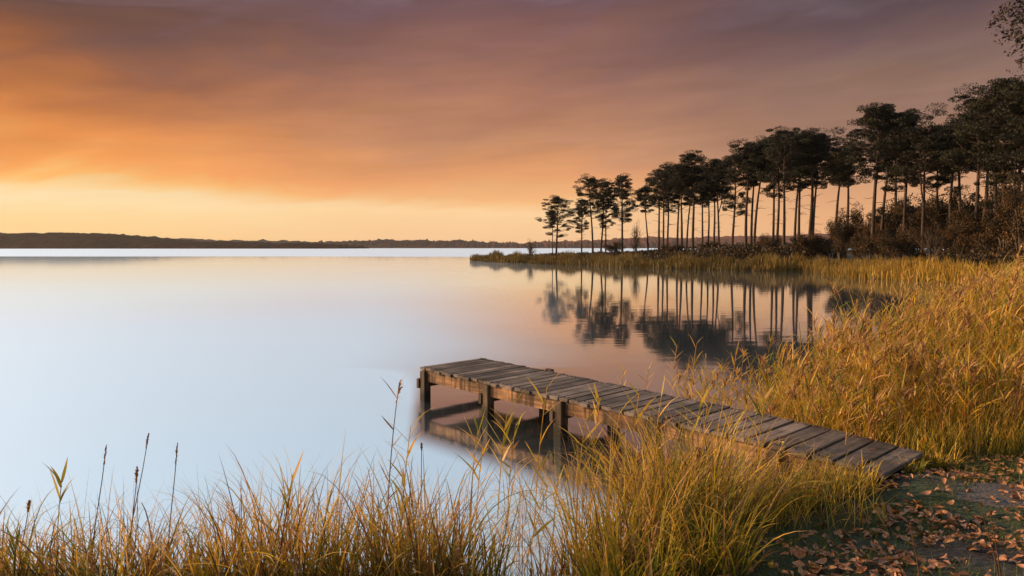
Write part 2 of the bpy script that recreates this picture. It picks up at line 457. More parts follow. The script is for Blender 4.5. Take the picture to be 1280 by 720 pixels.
def water_mat():
    m, nt, nd, ln = new_mat('lake_water')
    out = N(nd, 'ShaderNodeOutputMaterial')
    geo = N(nd, 'ShaderNodeNewGeometry')
    sp = N(nd, 'ShaderNodeSeparateXYZ'); ln.new(geo.outputs['Position'], sp.inputs[0])
    # breeze-ruffled open water far out, smoother water nearer in
    wind = N(nd, 'ShaderNodeTexNoise'); wind.inputs['Scale'].default_value = 0.01; wind.inputs['Detail'].default_value = 3
    ln.new(geo.outputs['Position'], wind.inputs['Vector'])
    wa = N(nd, 'ShaderNodeMath', operation='MULTIPLY_ADD'); wa.inputs[1].default_value = 60; ln.new(wind.outputs['Fac'], wa.inputs[0]); ln.new(sp.outputs['Y'], wa.inputs[2])
    far = N(nd, 'ShaderNodeMapRange'); far.interpolation_type = 'SMOOTHSTEP'
    far.inputs['From Min'].default_value = 170; far.inputs['From Max'].default_value = 200
    ln.new(wa.outputs[0], far.inputs['Value'])
    # reflections painted into the colour: pale for mirrored sky, dark where the pines mirror
    def mt(op, a, b=None, c=None):
        n = N(nd, 'ShaderNodeMath', operation=op)
        for i, v in enumerate((a, b, c)):
            if v is None: continue
            if isinstance(v, (int, float)): n.inputs[i].default_value = v
            else: ln.new(v, n.inputs[i])
        return n.outputs[0]
    refl_edge = N(nd, 'ShaderNodeMapRange'); refl_edge.interpolation_type = 'SMOOTHSTEP'; refl_edge.inputs['From Min'].default_value = 9; refl_edge.inputs['From Max'].default_value = 14.5
    refl_edge.inputs['To Min'].default_value = -0.6; refl_edge.inputs['To Max'].default_value = 0.25
    ln.new(sp.outputs['Y'], refl_edge.inputs['Value'])
    edge = mt('MULTIPLY_ADD', mt('MAXIMUM', mt('SUBTRACT', sp.outputs['Y'], 14.0), 0.0), -0.03, refl_edge.outputs[0])
    dx = mt('SUBTRACT', edge, sp.outputs['X'])
    wid = mt('MULTIPLY_ADD', sp.outputs['Y'], 0.19, 1.2)
    nb = N(nd, 'ShaderNodeTexNoise'); nb.inputs['Scale'].default_value = 0.12; nb.inputs['Detail'].default_value = 2
    ln.new(geo.outputs['Position'], nb.inputs['Vector'])
    # beside the jetty the dark zone is shaped to the outline of its reflection
    def along_axis(ax, sgn, off, w):
        d0 = float(N0[0] * ax[0] + N0[1] * ax[1])
        lin = mt('ADD', mt('MULTIPLY', sp.outputs['X'], float(ax[0])), mt('MULTIPLY_ADD', sp.outputs['Y'], float(ax[1]), -d0))
        return mt('DIVIDE', mt('MULTIPLY_ADD', lin, sgn, -off), w)
    qn = mt('MAXIMUM', along_axis(VV, -1.0, 1.1, 0.35), along_axis(U + 1.3 * VV, -1.0, 0.02, 0.25))
    yb = N(nd, 'ShaderNodeMapRange'); yb.interpolation_type = 'SMOOTHSTEP'; yb.inputs['From Min'].default_value = 9.0; yb.inputs['From Max'].default_value = 12
    ln.new(sp.outputs['Y'], yb.inputs['Value'])
    qm = N(nd, 'ShaderNodeMix', data_type='FLOAT'); ln.new(yb.outputs[0], qm.inputs['Factor']); ln.new(qn, qm.inputs['A']); ln.new(mt('DIVIDE', dx, wid), qm.inputs['B'])
    q = mt('ADD', qm.outputs[0], mt('MULTIPLY_ADD', nb.outputs['Fac'], 0.3, -0.15))
    op = N(nd, 'ShaderNodeMapRange'); op.interpolation_type = 'SMOOTHSTEP'; op.inputs['From Min'].default_value = -0.55; op.inputs['From Max'].default_value = 0.95
    ln.new(q, op.inputs['Value'])

    def curve(v, scale, pts):
        n = N(nd, 'ShaderNodeFloatCurve'); c = n.mapping.curves[0]
        c.points[0].location = pts[0]; c.points[1].location = pts[-1]
        for p_ in pts[1:-1]: c.points.new(*p_)
        n.mapping.update()
        ln.new(mt('DIVIDE', v, scale), n.inputs['Value'])
        return n.outputs[0]
    # the rough open-water share falls off with distance, then a wind lane ruffles the far half of the lake
    calm = curve(sp.outputs['Y'], 130.0, OPEN_WEIGHT)
    bayw = N(nd, 'ShaderNodeMapRange'); bayw.inputs['From Min'].default_value = 9; bayw.inputs['From Max'].default_value = 15
    bayw.inputs['To Min'].default_value = 0.03; bayw.inputs['To Max'].default_value = BAY_WEIGHT
    ln.new(sp.outputs['Y'], bayw.inputs['Value'])
    ow = N(nd, 'ShaderNodeMix', data_type='FLOAT')
    ln.new(op.outputs[0], ow.inputs['Factor']); ln.new(bayw.outputs[0], ow.inputs['A']); ln.new(calm, ow.inputs['B'])
    wf = mt('MAXIMUM', ow.outputs[0], far.outputs[0])
    nr = N(nd, 'ShaderNodeMapRange'); nr.interpolation_type = 'SMOOTHSTEP'; nr.inputs['From Min'].default_value = 9; nr.inputs['From Max'].default_value = 16
    nr.inputs['To Min'].default_value = WATER_ROUGH[0]; nr.inputs['To Max'].default_value = WATER_ROUGH[1]
    ln.new(sp.outputs['Y'], nr.inputs['Value'])
    bc = N(nd, 'ShaderNodeMix', data_type='RGBA'); bc.inputs['A'].default_value = WATER_REFL_DARK; bc.inputs['B'].default_value = WATER_SKY_PALE
    ln.new(op.outputs[0], bc.inputs['Factor'])
    mp = N(nd, 'ShaderNodeMapping'); mp.inputs['Scale'].default_value = (0.55, 1.7, 1)
    ln.new(geo.outputs['Position'], mp.inputs['Vector'])
    w1 = N(nd, 'ShaderNodeTexNoise'); w1.inputs['Scale'].default_value = 0.8; w1.inputs['Detail'].default_value = 3
    ln.new(mp.outputs[0], w1.inputs['Vector'])
    w2 = N(nd, 'ShaderNodeTexNoise'); w2.inputs['Scale'].default_value = 4.5; w2.inputs['Detail'].default_value = 2
    ln.new(mp.outputs[0], w2.inputs['Vector'])
    ad = N(nd, 'ShaderNodeMath', operation='MULTIPLY_ADD'); ad.inputs[1].default_value = 0.12
    ln.new(w2.outputs['Fac'], ad.inputs[0]); ln.new(w1.outputs['Fac'], ad.inputs[2])
    bp = N(nd, 'ShaderNodeBump'); bp.inputs['Strength'].default_value = 0.3; bp.inputs['Distance'].default_value = 0.010
    ln.new(ad.outputs[0], bp.inputs['Height'])
    body = N(nd, 'ShaderNodeBsdfDiffuse'); ln.new(bc.outputs['Result'], body.inputs['Color'])
    gl = N(nd, 'ShaderNodeBsdfGlossy'); gl.inputs['Color'].default_value = WATER_GLOSS
    ln.new(nr.outputs[0], gl.inputs['Roughness']); ln.new(bp.outputs[0], gl.inputs['Normal'])
    gr = N(nd, 'ShaderNodeBsdfGlossy'); gr.inputs['Color'].default_value = WATER_GLOSS
    gr.inputs['Roughness'].default_value = WATER_ROUGH[2]
    gm_ = N(nd, 'ShaderNodeMixShader'); ln.new(wf, gm_.inputs['Fac']); ln.new(gl.outputs[0], gm_.inputs[1]); ln.new(gr.outputs[0], gm_.inputs[2])
    lw = N(nd, 'ShaderNodeLayerWeight'); lw.inputs['Blend'].default_value = 0.5
    rf = N(nd, 'ShaderNodeMapRange'); rf.inputs['From Min'].default_value = 0.5; rf.inputs['From Max'].default_value = 1.0
    rf.inputs['To Min'].default_value = WATER_R[0]; rf.inputs['To Max'].default_value = WATER_R[1]
    ln.new(lw.outputs['Facing'], rf.inputs['Value'])
    mx = N(nd, 'ShaderNodeMixShader')
    ln.new(rf.outputs[0], mx.inputs['Fac']); ln.new(body.outputs[0], mx.inputs[1]); ln.new(gm_.outputs[0], mx.inputs[2])
    ln.new(mx.outputs[0], out.inputs['Surface'])
    return m


WATER_GLOSS = (0.92, 0.97, 1.0, 1)
WATER_ROUGH = (0.08, 0.036, 0.46)
OPEN_WEIGHT = [(0.0, 1.0), (0.10, 1.0), (0.2, 0.8), (0.45, 0.42), (1.0, 0.2)]
BAY_WEIGHT = 0.014
WATER_REFL_DARK = (0.03, 0.045, 0.055, 1)  # dark body painted where pine and jetty reflections fall
WATER_R = (0.55, 0.97)
WATER_SKY_PALE = (0.26, 0.50, 0.74, 1)  # pale blue painted in for bright sky mirrored on the open water
a = Acc()
a.add([(-4800, -79, 0), (4800, -79, 0), (4800, 4400, 0), (-4800, 4400, 0)], [(0, 1, 2, 3)], 0, 0)
water = tag(link('water', a.mesh('water', water_mat())), 'calm pale blue lake reflecting the evening sky', 'lake', kind='structure')

# ------------------------------------------------------------------ far hills
def hill_mat(name, c1, c2):
    m, nt, nd, ln = new_mat(name)
    out = N(nd, 'ShaderNodeOutputMaterial'); geo = N(nd, 'ShaderNodeNewGeometry')
    no = N(nd, 'ShaderNodeTexNoise'); no.inputs['Scale'].default_value = 0.035; no.inputs['Detail'].default_value = 6
    ln.new(geo.outputs['Position'], no.inputs['Vector'])
    rp = ramp(nd, [(0.35, c1), (0.65, c2)]); ln.new(no.outputs['Fac'], rp.inputs['Fac'])
    bs = N(nd, 'ShaderNodeBsdfPrincipled'); bs.inputs['Roughness'].default_value = 1.0; bs.inputs['Specular IOR Level'].default_value = 0.0
    ln.new(rp.outputs['Color'], bs.inputs['Base Color']); ln.new(bs.outputs[0], out.inputs['Surface'])
    return m


def ridge(name, Y, knots, depth, mat, label, seed):
    """wooded ridge: knots are (pixel x, pixel y of the crest); real height at distance Y, rising from the water"""
    r = np.random.default_rng(seed)
    kx = np.array([at_depth(px, py, Y)[0] for px, py in knots]); kz = np.array([at_depth(px, py, Y)[2] for px, py in knots])
    xs = np.arange(kx[0], kx[-1], Y * 0.0016)
    crest = np.interp(xs, kx, kz)
    ph = r.uniform(0, 6.28, 8)
    crest += sum(np.sin(xs / (Y * s) + ph[i]) * Y * h for i, (s, h) in enumerate([(0.05, 0.0009), (0.021, 0.0006), (0.009, 0.0006), (0.0041, 0.0006), (0.0023, 0.0004)]))
    ts = np.linspace(0, 1, 14)
    prof = np.sin(np.pi * np.clip(ts, 0, 1)) ** 0.55
    Z = crest[:, None] * prof[None] + r.normal(0, 1, (len(xs), len(ts))) * Y * 0.0012 * (prof[None] > 0.4)
    Z[:, 0] = -1; Z[:, -1] = -1
    Z = np.maximum(Z, -1)
    X = np.repeat(xs[:, None], len(ts), 1) + r.normal(0, Y * 0.0004, Z.shape)
    YY = Y - depth * 0.5 + depth * ts[None] + 0 * X
    acc = Acc(); nx, ny = Z.shape
    i = (np.arange(nx - 1) * ny)[:, None] + np.arange(ny - 1)[None]
    acc.add(np.stack([X, YY, Z], -1), np.stack([i, i + 1, i + ny + 1, i + ny], -1), 0, 0)
    return tag(link(name, acc.mesh(name, mat, False)), label, 'hills', kind='structure')


M_HILLN = hill_mat('wooded_hill', (0.034, 0.011, 0.005), (0.07, 0.024, 0.011))
M_HILLF = hill_mat('distant_wooded_hill', (0.05, 0.02, 0.014), (0.085, 0.036, 0.026))
ridge('hills', 1500, [(-900, 296), (-400, 291), (-60, 291), (60, 293), (135, 294), (180, 298), (230, 301.5), (300, 303.5), (380, 306), (440, 309)], 380, M_HILLN,
      'dark wooded shore ridge at the far left of the lake', 3)
ridge('hills', 2600, [(150, 306), (210, 301), (300, 301.5), (400, 303), (470, 303), (510, 301.5), (600, 302), (660, 303.5), (720, 302.5), (800, 299), (900, 296.5),
                      (1050, 295), (1300, 296), (1700, 300), (2300, 304)], 700, M_HILLF, 'low hazy wooded hills along the horizon behind the pines', 5)

# ------------------------------------------------------------------ jetty
def deck_pt(s, v, z=0.0):
    """s 0..1 from lake end to shore, v 0 near edge .. 1 far edge"""
    p = (N0 + (N1 - N0) * s) * (1 - v) + (F0 + (F1 - F0) * s) * v
    drop = 0.05 * max(0.0, (s - 0.72) / 0.28) ** 2
    return np.array([p[0], p[1], DECK - drop + z])


def hexa(bm_list, c8, tone, grain_axis):
    bm_list.append((np.array(c8), tone, grain_axis))


def build_timber(name, items, mat, parent, bevel=0.006):
    """each item: 8 corners (bottom 4 ccw, top 4 ccw) -> closed box; uv 'grain' runs along the given edge"""
    V, Fs, tones, uvs = [], [], [], []
    quads = [(3, 2, 1, 0), (4, 5, 6, 7), (0, 1, 5, 4), (1, 2, 6, 5), (2, 3, 7, 6), (3, 0, 4, 7)]
    for c, tone, axis in items:
        o = len(V)
        V += [tuple(p) for p in c]; tones += [tone] * 8
        A = np.asarray(axis, float); A /= np.linalg.norm(A)
        for q in quads:
            Fs.append([o + i for i in q])
            n = np.cross(c[q[1]] - c[q[0]], c[q[2]] - c[q[0]]); n /= np.linalg.norm(n) + 1e-9
            Bv = np.cross(n, A)
            if np.linalg.norm(Bv) < 0.3: Bv = np.cross(n, A + np.array([0.3, 0.5, 0.2]))
            for i in q:
                p = c[i]
                uvs += [float(p @ A), float(p @ Bv) + tone * 3]
    me = bpy.data.meshes.new(name)
    me.from_pydata(V, [], Fs)
    at = me.attributes.new('tone', 'FLOAT', 'POINT'); at.data.foreach_set('value', np.array(tones, np.float32))
    uv = me.uv_layers.new(name='grain'); uv.data.foreach_set('uv', np.array(uvs, np.float32))
    me.materials.append(mat); me.update()
    o = link(name, me, parent)
    if bevel:
        b = o.modifiers.new('worn_edges', 'BEVEL'); b.width = bevel; b.segments = 2; b.limit_method = 'ANGLE'; b.angle_limit = R(40)
    return o


jetty = empty('jetty', (0, 0, 0), 'weathered grey wooden plank jetty on dark posts reaching out over the calm lake', 'jetty')
planks = []
edges = [0.0]
while edges[-1] < LEN - 0.12:
    edges.append(edges[-1] + 0.115 + 0.075 * edges[-1] / LEN + random.uniform(-0.008, 0.008))
edges = [e / edges[-1] for e in edges]
NP = len(edges) - 1
for i in range(NP):
    near_shore = i / NP
    gap = 0.008 + 0.016 * near_shore + random.uniform(-0.003, 0.004)
    s0, s1 = edges[i] + gap / 2 / LEN, edges[i + 1] - gap / 2 / LEN
    j = [random.uniform(-0.018, 0.02) for _ in range(2)]
    va, vb = -j[0], 1 + j[1]
    sk = random.uniform(-0.004, 0.004) / LEN
    tz = [random.uniform(-0.006, 0.006) for _ in range(4)]
    th = 0.036
    top = [deck_pt(s0 + sk, va, tz[0]), deck_pt(s1 + sk, va, tz[1]), deck_pt(s1 - sk, vb, tz[2]), deck_pt(s0 - sk, vb, tz[3])]
    bot = [p - np.array([0, 0, th]) for p in top]
    hexa(planks, bot + top, random.random(), top[3] - top[0])
build_timber('deck', planks, M_DECK, jetty, 0.005)
nails = []
for i in range(NP):
    for v in (0.055, 0.945):
        for q_ in (0.3, 0.7):
            p = deck_pt(edges[i] + (edges[i + 1] - edges[i]) * q_, v + random.uniform(-0.008, 0.008))
            c8 = [p + U * 0.006 * sx + VV * 0.006 * sy + np.array([0, 0, z_]) for z_ in (-0.01, 0.0085) for sx, sy in ((-1, -1), (1, -1), (1, 1), (-1, 1))]
            hexa(nails, c8, 0.0, U)

M_NAIL = bark_mat('rusty_iron', (0.03, 0.015, 0.008), (0.09, 0.035, 0.015), 30)
nl_ = build_timber('nails', nails, M_NAIL, jetty, 0)
nl_['kind'] = 'stuff'


def box_at(items, p, ax, ay, hx, hy, z0, z1, tone, grain, top_jit=0.0):
    c = []
    for z in (z0, z1):
        for sx, sy in ((-1, -1), (1, -1), (1, 1), (-1, 1)):
            q = p + ax * hx * sx + ay * hy * sy
            c.append(np.array([q[0], q[1], z + (random.uniform(-top_jit, top_jit) if z == z1 else 0)]))
    hexa(items, c, tone, grain)


POST_S = []
for px, py in ((533, 461), (610, 478.5), (700, 498.5)):
    p = on_plane(px, py, DECK - 0.02)
    POST_S.append(float(((p - N0)[:2] @ U[:2]) / LEN))
d = POST_S[2] - POST_S[1]
POST_S[0] = max(POST_S[0], 0.014)
POST_S += [POST_S[2] + d * 1.02, POST_S[2] + 2.02 * d]
for k, s in enumerate(POST_S):
    ww = (0.055, 0.056, 0.06, 0.06, 0.06)[k]
    for v, sgn in ((0.0, 1), (1.0, -1)):
        p = deck_pt(s, v) + VV * sgn * (ww - 0.014)
        it = []
        zt = p[2] - 0.040
        box_at(it, p, U, VV, ww, ww, -0.9, zt, random.random(), (0, 0, 1), 0.004)
        if v == 1.0 and k == 1:
            box_at(it, deck_pt(s, 1.0) + VV * 0.055, U, VV, 0.06, 0.035, 0.1, DECK + 0.014, 0.4, (0, 0, 1), 0.004)
        build_timber('post', it, M_POST, jetty, 0.012)
    # cross beam bolted to the lake side of the pair of posts
    it = []
    a0, a1 = deck_pt(s, 0.0) - VV * 0.012, deck_pt(s, 1.0) + VV * 0.012
    mid = (a0 + a1) / 2 - U * (ww + 0.026)
    box_at(it, mid, U, VV, 0.026, np.linalg.norm((a1 - a0)[:2]) / 2 + 0.02, 0.175, 0.305, random.random(), VV)
    build_timber('cross_beam', it, M_POST, jetty, 0.006)

for v, sgn in ((0.0, 1), (1.0, -1)):
    it = []
    cuts = [0.006] + [s for s in POST_S[1:]] + [0.985]
    for s0, s1 in zip(cuts[:-1], cuts[1:]):
        pts = []
        for zo in (-0.185, -0.040):
            for s, off in ((s0, 0.03), (s1, 0.03), (s1, 0.085), (s0, 0.085)):
                q = deck_pt(s, v) + VV * sgn * off
                pts.append(np.array([q[0], q[1], q[2] + zo + random.uniform(-0.003, 0.003)]))
        hexa(it, pts if sgn > 0 else [pts[i] for i in (3, 2, 1, 0, 7, 6, 5, 4)], random.uniform(0.3, 1.0), U)
    build_timber('side_beam', it, M_BEAM, jetty, 0.005)

# ------------------------------------------------------------------ pines
def tuft_cloud(acc, centres, radii, n, size, tone_lo, tone_hi, rg, up=0.35, thin=0.3):
    """leafy clumps: many small pointed faces spread through flattened ellipsoids"""
    cs, rs = np.asarray(centres), np.asarray(radii)
    M = len(cs) * n
    d = rg.normal(0, 1, (M, 3)); d /= np.linalg.norm(d, axis=1)[:, None]
    rr = rg.uniform(0.15, 1.0, M) ** 0.45
    c = np.repeat(cs, n, 0); r = np.repeat(rs, n, 0)
    p = c + d * r * rr[:, None]
    dirv = d * 0.8 + rg.normal(0, 0.7, (M, 3)); dirv[:, 2] += up
    dirv /= np.linalg.norm(dirv, axis=1)[:, None]
    sd = np.cross(dirv, rg.normal(0, 1, (M, 3))); sd /= np.linalg.norm(sd, axis=1)[:, None] + 1e-9
    L = size * rg.uniform(0.6, 1.4, M)[:, None]; Wd = L * thin
    V = np.stack([p - dirv * L * 0.5, p + sd * Wd, p + dirv * L * 0.5, p - sd * Wd], 1)
    F = np.arange(M * 4).reshape(M, 4)
    clump = np.repeat(rg.uniform(tone_lo, tone_hi, len(cs)), n)
    t = np.clip(clump + rg.normal(0, 0.15, M), 0, 1)
    acc.add(V, F, np.repeat(t, 4), 0.5)


def pine_proto(seed, H=15.0, lean=0.0, crown_from=0.58, spread=2.6, forks=0, dense=1.0):
    rg = np.random.default_rng(seed)
    wood, leaf = Acc(), Acc()
    K = 12
    t = np.linspace(0, 1, K)
    ph = rg.uniform(0, 6.28, 2)
    path = np.stack([0.25 * np.sin(t * 4 + ph[0]) * t * 1.6 + lean * H * t ** 1.2, 0.25 * np.sin(t * 3 + ph[1]) * t, t * H * 0.96], 1)
    path[0] = (0, 0, -0.4)
    rad = np.interp(t, [0, 0.06, 0.5, 1], [0.29, 0.215, 0.15, 0.03])
    tube(wood, path, rad, 7, 0.5)

    def at(f):
        return np.array([np.interp(f, t, path[:, k]) for k in range(3)])
    cs, rs = [], []
    if forks:
        a = rg.uniform(0, 6.28); b0 = at(0.45)
        fp = [b0, b0 + [0.5 * math.cos(a), 0.5 * math.sin(a), H * 0.1], b0 + [0.9 * math.cos(a), 0.9 * math.sin(a), H * 0.3], b0 + [1.1 * math.cos(a), 1.1 * math.sin(a), H * 0.42]]
        tube(wood, fp, [0.1, 0.09, 0.07, 0.03], 6, 0.5)
        for q in (fp[2], fp[3]):
            cs.append(q); rs.append((0.9, 0.9, 0.4))
    nl = int(rg.integers(24, 31))
    for i in range(nl):
        f = crown_from + (0.985 - crown_from) * ((i + rg.uniform(0, 0.9)) / nl) ** 0.85
        a = i * 2.4 + rg.uniform(-0.5, 0.5)
        g = (f - crown_from) / (1 - crown_from)
        L = spread * (0.45 + 0.6 * math.sin(math.pi * min(1, 0.25 + g * 0.72))) * rg.uniform(0.35, 1.12)
        if g > 0.85: L *= 0.55
        rise = rg.uniform(-0.05, 0.6) + 0.5 * g
        b = at(f)
        dr = np.array([math.cos(a), math.sin(a), 0])
        e1 = b + dr * L * 0.5 + np.array([0, 0, L * 0.5 * rise * 0.6])
        e2 = b + dr * L + np.array([0, 0, L * rise])
        tube(wood, [b, e1, e2], [0.06, 0.04, 0.012], 5, 0.4)
        pr = rg.uniform(0.42, 1.0)
        cs.append(e2 + [0, 0, 0.12]); rs.append((pr * 1.15, pr * 1.15, pr * rg.uniform(0.32, 0.62)))
        for q in range(int(rg.integers(2, 5))):
            a2 = a + rg.choice([-1, 1]) * rg.uniform(0.4, 1.2)
            l2 = L * rg.uniform(0.25, 0.6)
            st = b + (e1 - b) * rg.uniform(0.5, 1.6)
            e3 = st + np.array([math.cos(a2) * l2, math.sin(a2) * l2, l2 * rg.uniform(0.0, 0.7)])
            tube(wood, [st, e3], [0.025, 0.01], 4, 0.4)
            pr = rg.uniform(0.26, 0.75)
            cs.append(e3 + [0, 0, 0.08]); rs.append((pr * 1.15, pr * 1.15, pr * rg.uniform(0.35, 0.65)))
    top = at(1.0)
    for q in range(4):
        pr = rg.uniform(0.45, 0.8)
        cs.append(top + rg.normal(0, 0.4, 3) * [1, 1, 0.5]); rs.append((pr, pr, pr * 0.6))
    # bare dead branches below the crown
    for q in range(int(rg.integers(5, 10))):
        f = rg.uniform(0.25, crown_from + 0.05); a = rg.uniform(0, 6.28); L = rg.uniform(0.5, 1.9)
        b = at(f); dr = np.array([math.cos(a), math.sin(a), rg.uniform(-0.25, 0.35)])
        tube(wood, [b, b + dr * L * 0.6, b + dr * L + [0, 0, rg.uniform(-0.3, 0.15)]], [0.03, 0.02, 0.006], 4, 0.4)
    tuft_cloud(leaf, cs, rs, int(230 * dense), 0.165, 0.05, 0.85, rg, 0.45, 0.2)
    return wood.mesh('trunk', M_BARK, True), leaf.mesh('crown', M_NEEDLE)


PROTO = {}
PARAM = {
    'a': dict(seed=1, crown_from=0.54, spread=2.8), 'b': dict(seed=2, crown_from=0.49, spread=3.1), 'c': dict(seed=3, crown_from=0.61, spread=2.8),
    'd': dict(seed=4, crown_from=0.40, spread=2.6), 'e': dict(seed=5, crown_from=0.58, spread=3.3, forks=1), 'f': dict(seed=6, crown_from=0.66, spread=2.2),
    'g': dict(seed=7, crown_from=0.6, spread=2.9, lean=0.07), 'h': dict(seed=8, crown_from=0.62, spread=2.6, lean=-0.06), 'i': dict(seed=9, crown_from=0.5, spread=3.6),
    'w': dict(seed=10, crown_from=0.32, spread=3.8),
}
for k, kw in PARAM.items(): PROTO[k] = pine_proto(**kw)

# trunk foot x in the photo, crown top y, distance, kind, crown width factor, turn
PINES = [
    (695.5, 246, 116, 'w', 1.25, 0.4), (691, 262, 118, 'f', 0.8, 1.4), (727, 249, 113, 'd', 1.0, 2.0), (741, 221, 110, 'b', 0.95, 0.1), (751, 224, 114, 'a', 0.9, 3.0), (757, 236, 112, 'd', 0.85, 4.0),
    (778, 218, 107, 'd', 1.05, 5.1), (810, 232, 106, 'h', 0.9, 0.0), (823, 212, 103, 'a', 1.0, 1.0), (829, 206, 100, 'i', 0.85, 2.2), (834, 214, 104, 'c', 0.9, 0.7), (847, 207, 99, 'b', 0.9, 3.3),
    (852, 204, 96, 'f', 1.0, 4.4), (858, 206, 98, 'g', 0.8, 0.0), (866, 191, 94, 'i', 1.0, 5.5), (878, 210, 96, 'a', 0.9, 1.2), (885, 218, 98, 'f', 0.9, 2.9), (892, 205, 94, 'c', 0.9, 0.2), (898, 198, 92, 'e', 0.85, 2.6), (915, 192, 90, 'd', 0.9, 5.9),
    (932.5, 177, 87, 'c', 1.0, 1.6), (939, 180, 90, 'f', 0.9, 0.9), (942, 172, 85, 'g', 0.85, 0.0), (966, 170, 84, 'b', 0.8, 4.2), (971, 178, 86, 'f', 0.9, 2.4), (979, 161, 80, 'i', 0.9, 3.7), (993, 166, 82, 'g', 0.8, 0.1),
    (999, 172, 84, 'c', 0.9, 1.1), (1011, 163, 79, 'a', 1.05, 2.7), (1016, 168, 83, 'e', 0.8, 5.0), (1044, 182, 78, 'f', 1.0, 0.5), (1056, 177, 76, 'c', 1.0, 4.7), (1090, 131, 69, 'e', 1.0, 3.9), (1100, 142, 72, 'g', 0.85, 0.2),
    (1117, 152, 73, 'a', 0.9, 2.0), (1131, 139, 67, 'b', 0.9, 1.5), (1153, 158, 65, 'e', 0.95, 0.4), (1170, 168, 68, 'i', 0.9, 3.2), (1189, 158, 64, 'c', 1.0, 2.5), (1200, 146, 66, 'h', 0.9, 0.0), (1216, 121, 60, 'i', 0.9, 4.0),
    (1227, 135, 63, 'f', 1.0, 1.9), (1242, 112, 59, 'b', 1.0, 5.3), (1253, 98, 57, 'e', 1.0, 2.8), (1265, 165, 56, 'w', 0.9, 3.3), (1270, 112, 58, 'b', 1.0, 3.5),
    (1276, 97, 54, 'i', 0.95, 0.6), (1296, 105, 52, 'b', 1.0, 1.3),
]
ORD = ['first', 'second', 'third', 'fourth', 'fifth', 'sixth', 'seventh', 'eighth', 'ninth', 'tenth', 'eleventh', 'twelfth', 'thirteenth', 'fourteenth', 'fifteenth', 'sixteenth',
       'seventeenth', 'eighteenth', 'nineteenth', 'twentieth', 'twenty-first', 'twenty-second', 'twenty-third', 'twenty-fourth', 'twenty-fifth', 'twenty-sixth', 'twenty-seventh', 'twenty-eighth']
PINES.sort(key=lambda q: q[0])
KINDW = {'w': 'low broad open-crowned pine', 'd': 'pine with deep tiered crown', 'f': 'thin pine with small high crown', 'g': 'right-leaning pine',
         'h': 'left-leaning pine', 'e': 'fork-trunked pine', 'i': 'tall wide-crowned pine', 'a': 'straight flat-topped pine', 'b': 'tall domed pine', 'c': 'slim ragged-crowned pine'}
half = 25
for i, (px, ty, Y, kind, wf, rz) in enumerate(PINES):
    p = at_depth(px, 310, Y); g = gz(p[0], Y)
    H = at_depth(px, ty, Y)[2] - g
    place = (f'{ORD[i]} trunk from the headland tip' if i < half else f'{ORD[len(PINES) - 1 - i]} trunk from the right end of the row')
    if i == 0: place = 'nearest the headland tip'
    if i == len(PINES) - 1: place = 'last trunk at the right end of the row'
    o = empty('pine_tree', (p[0], Y, g), f'{KINDW[kind]}, {place}', 'pine tree', 'pines along the wooded headland', rz)
    s = H / 15.0
    sw = s * wf * (1.0 if s < 1 else 0.95)
    o.scale = (sw, sw, s)
    o.rotation_euler = (random.gauss(0, 0.022), random.gauss(0, 0.022), rz)
    link('trunk', PROTO[kind][0], o); link('crown', PROTO[kind][1], o)

# ------------------------------------------------------------------ bushes under the pines
def bush_proto(seed, bare=False):
    rg = np.random.default_rng(seed)
    wood, leaf = Acc(), Acc()
    cs, rs = [], []
    for q in range(17):
        a = rg.uniform(0, 6.28); L = rg.uniform(0.45, 1.08); sp = rg.uniform(0.1, 0.85)
        e = np.array([math.cos(a) * sp * 0.75, math.sin(a) * sp * 0.75, L * (1 - 0.3 * sp)])
        m = e * [0.4, 0.4, 0.55]
        tube(wood, [(0, 0, -0.1), m, e], [0.02, 0.014, 0.004], 4, 0.4)
        for j in range(5 if bare else 2):
            e2 = m + (e - m) * rg.uniform(0.1, 1) + rg.normal(0, 0.12, 3)
            tube(wood, [m, e2], [0.008, 0.003], 4, 0.4)
        for f in (0.55, 0.8, 1.0):
            r = rg.uniform(0.08, 0.26)
            cs.append(m + (e - m) * f + rg.normal(0, 0.05, 3)); rs.append((r, r, r * 0.8))
    tuft_cloud(leaf, cs, rs, 22 if bare else 260, 0.028 if bare else 0.03, 0.0, 0.8, rg, 0.1, 0.3)
    return wood.mesh('stems', M_TWIG, True), leaf.mesh('foliage', M_BUSH)


BUSH = [bush_proto(21), bush_proto(22), bush_proto(23)]
BARE = bush_proto(24, True)
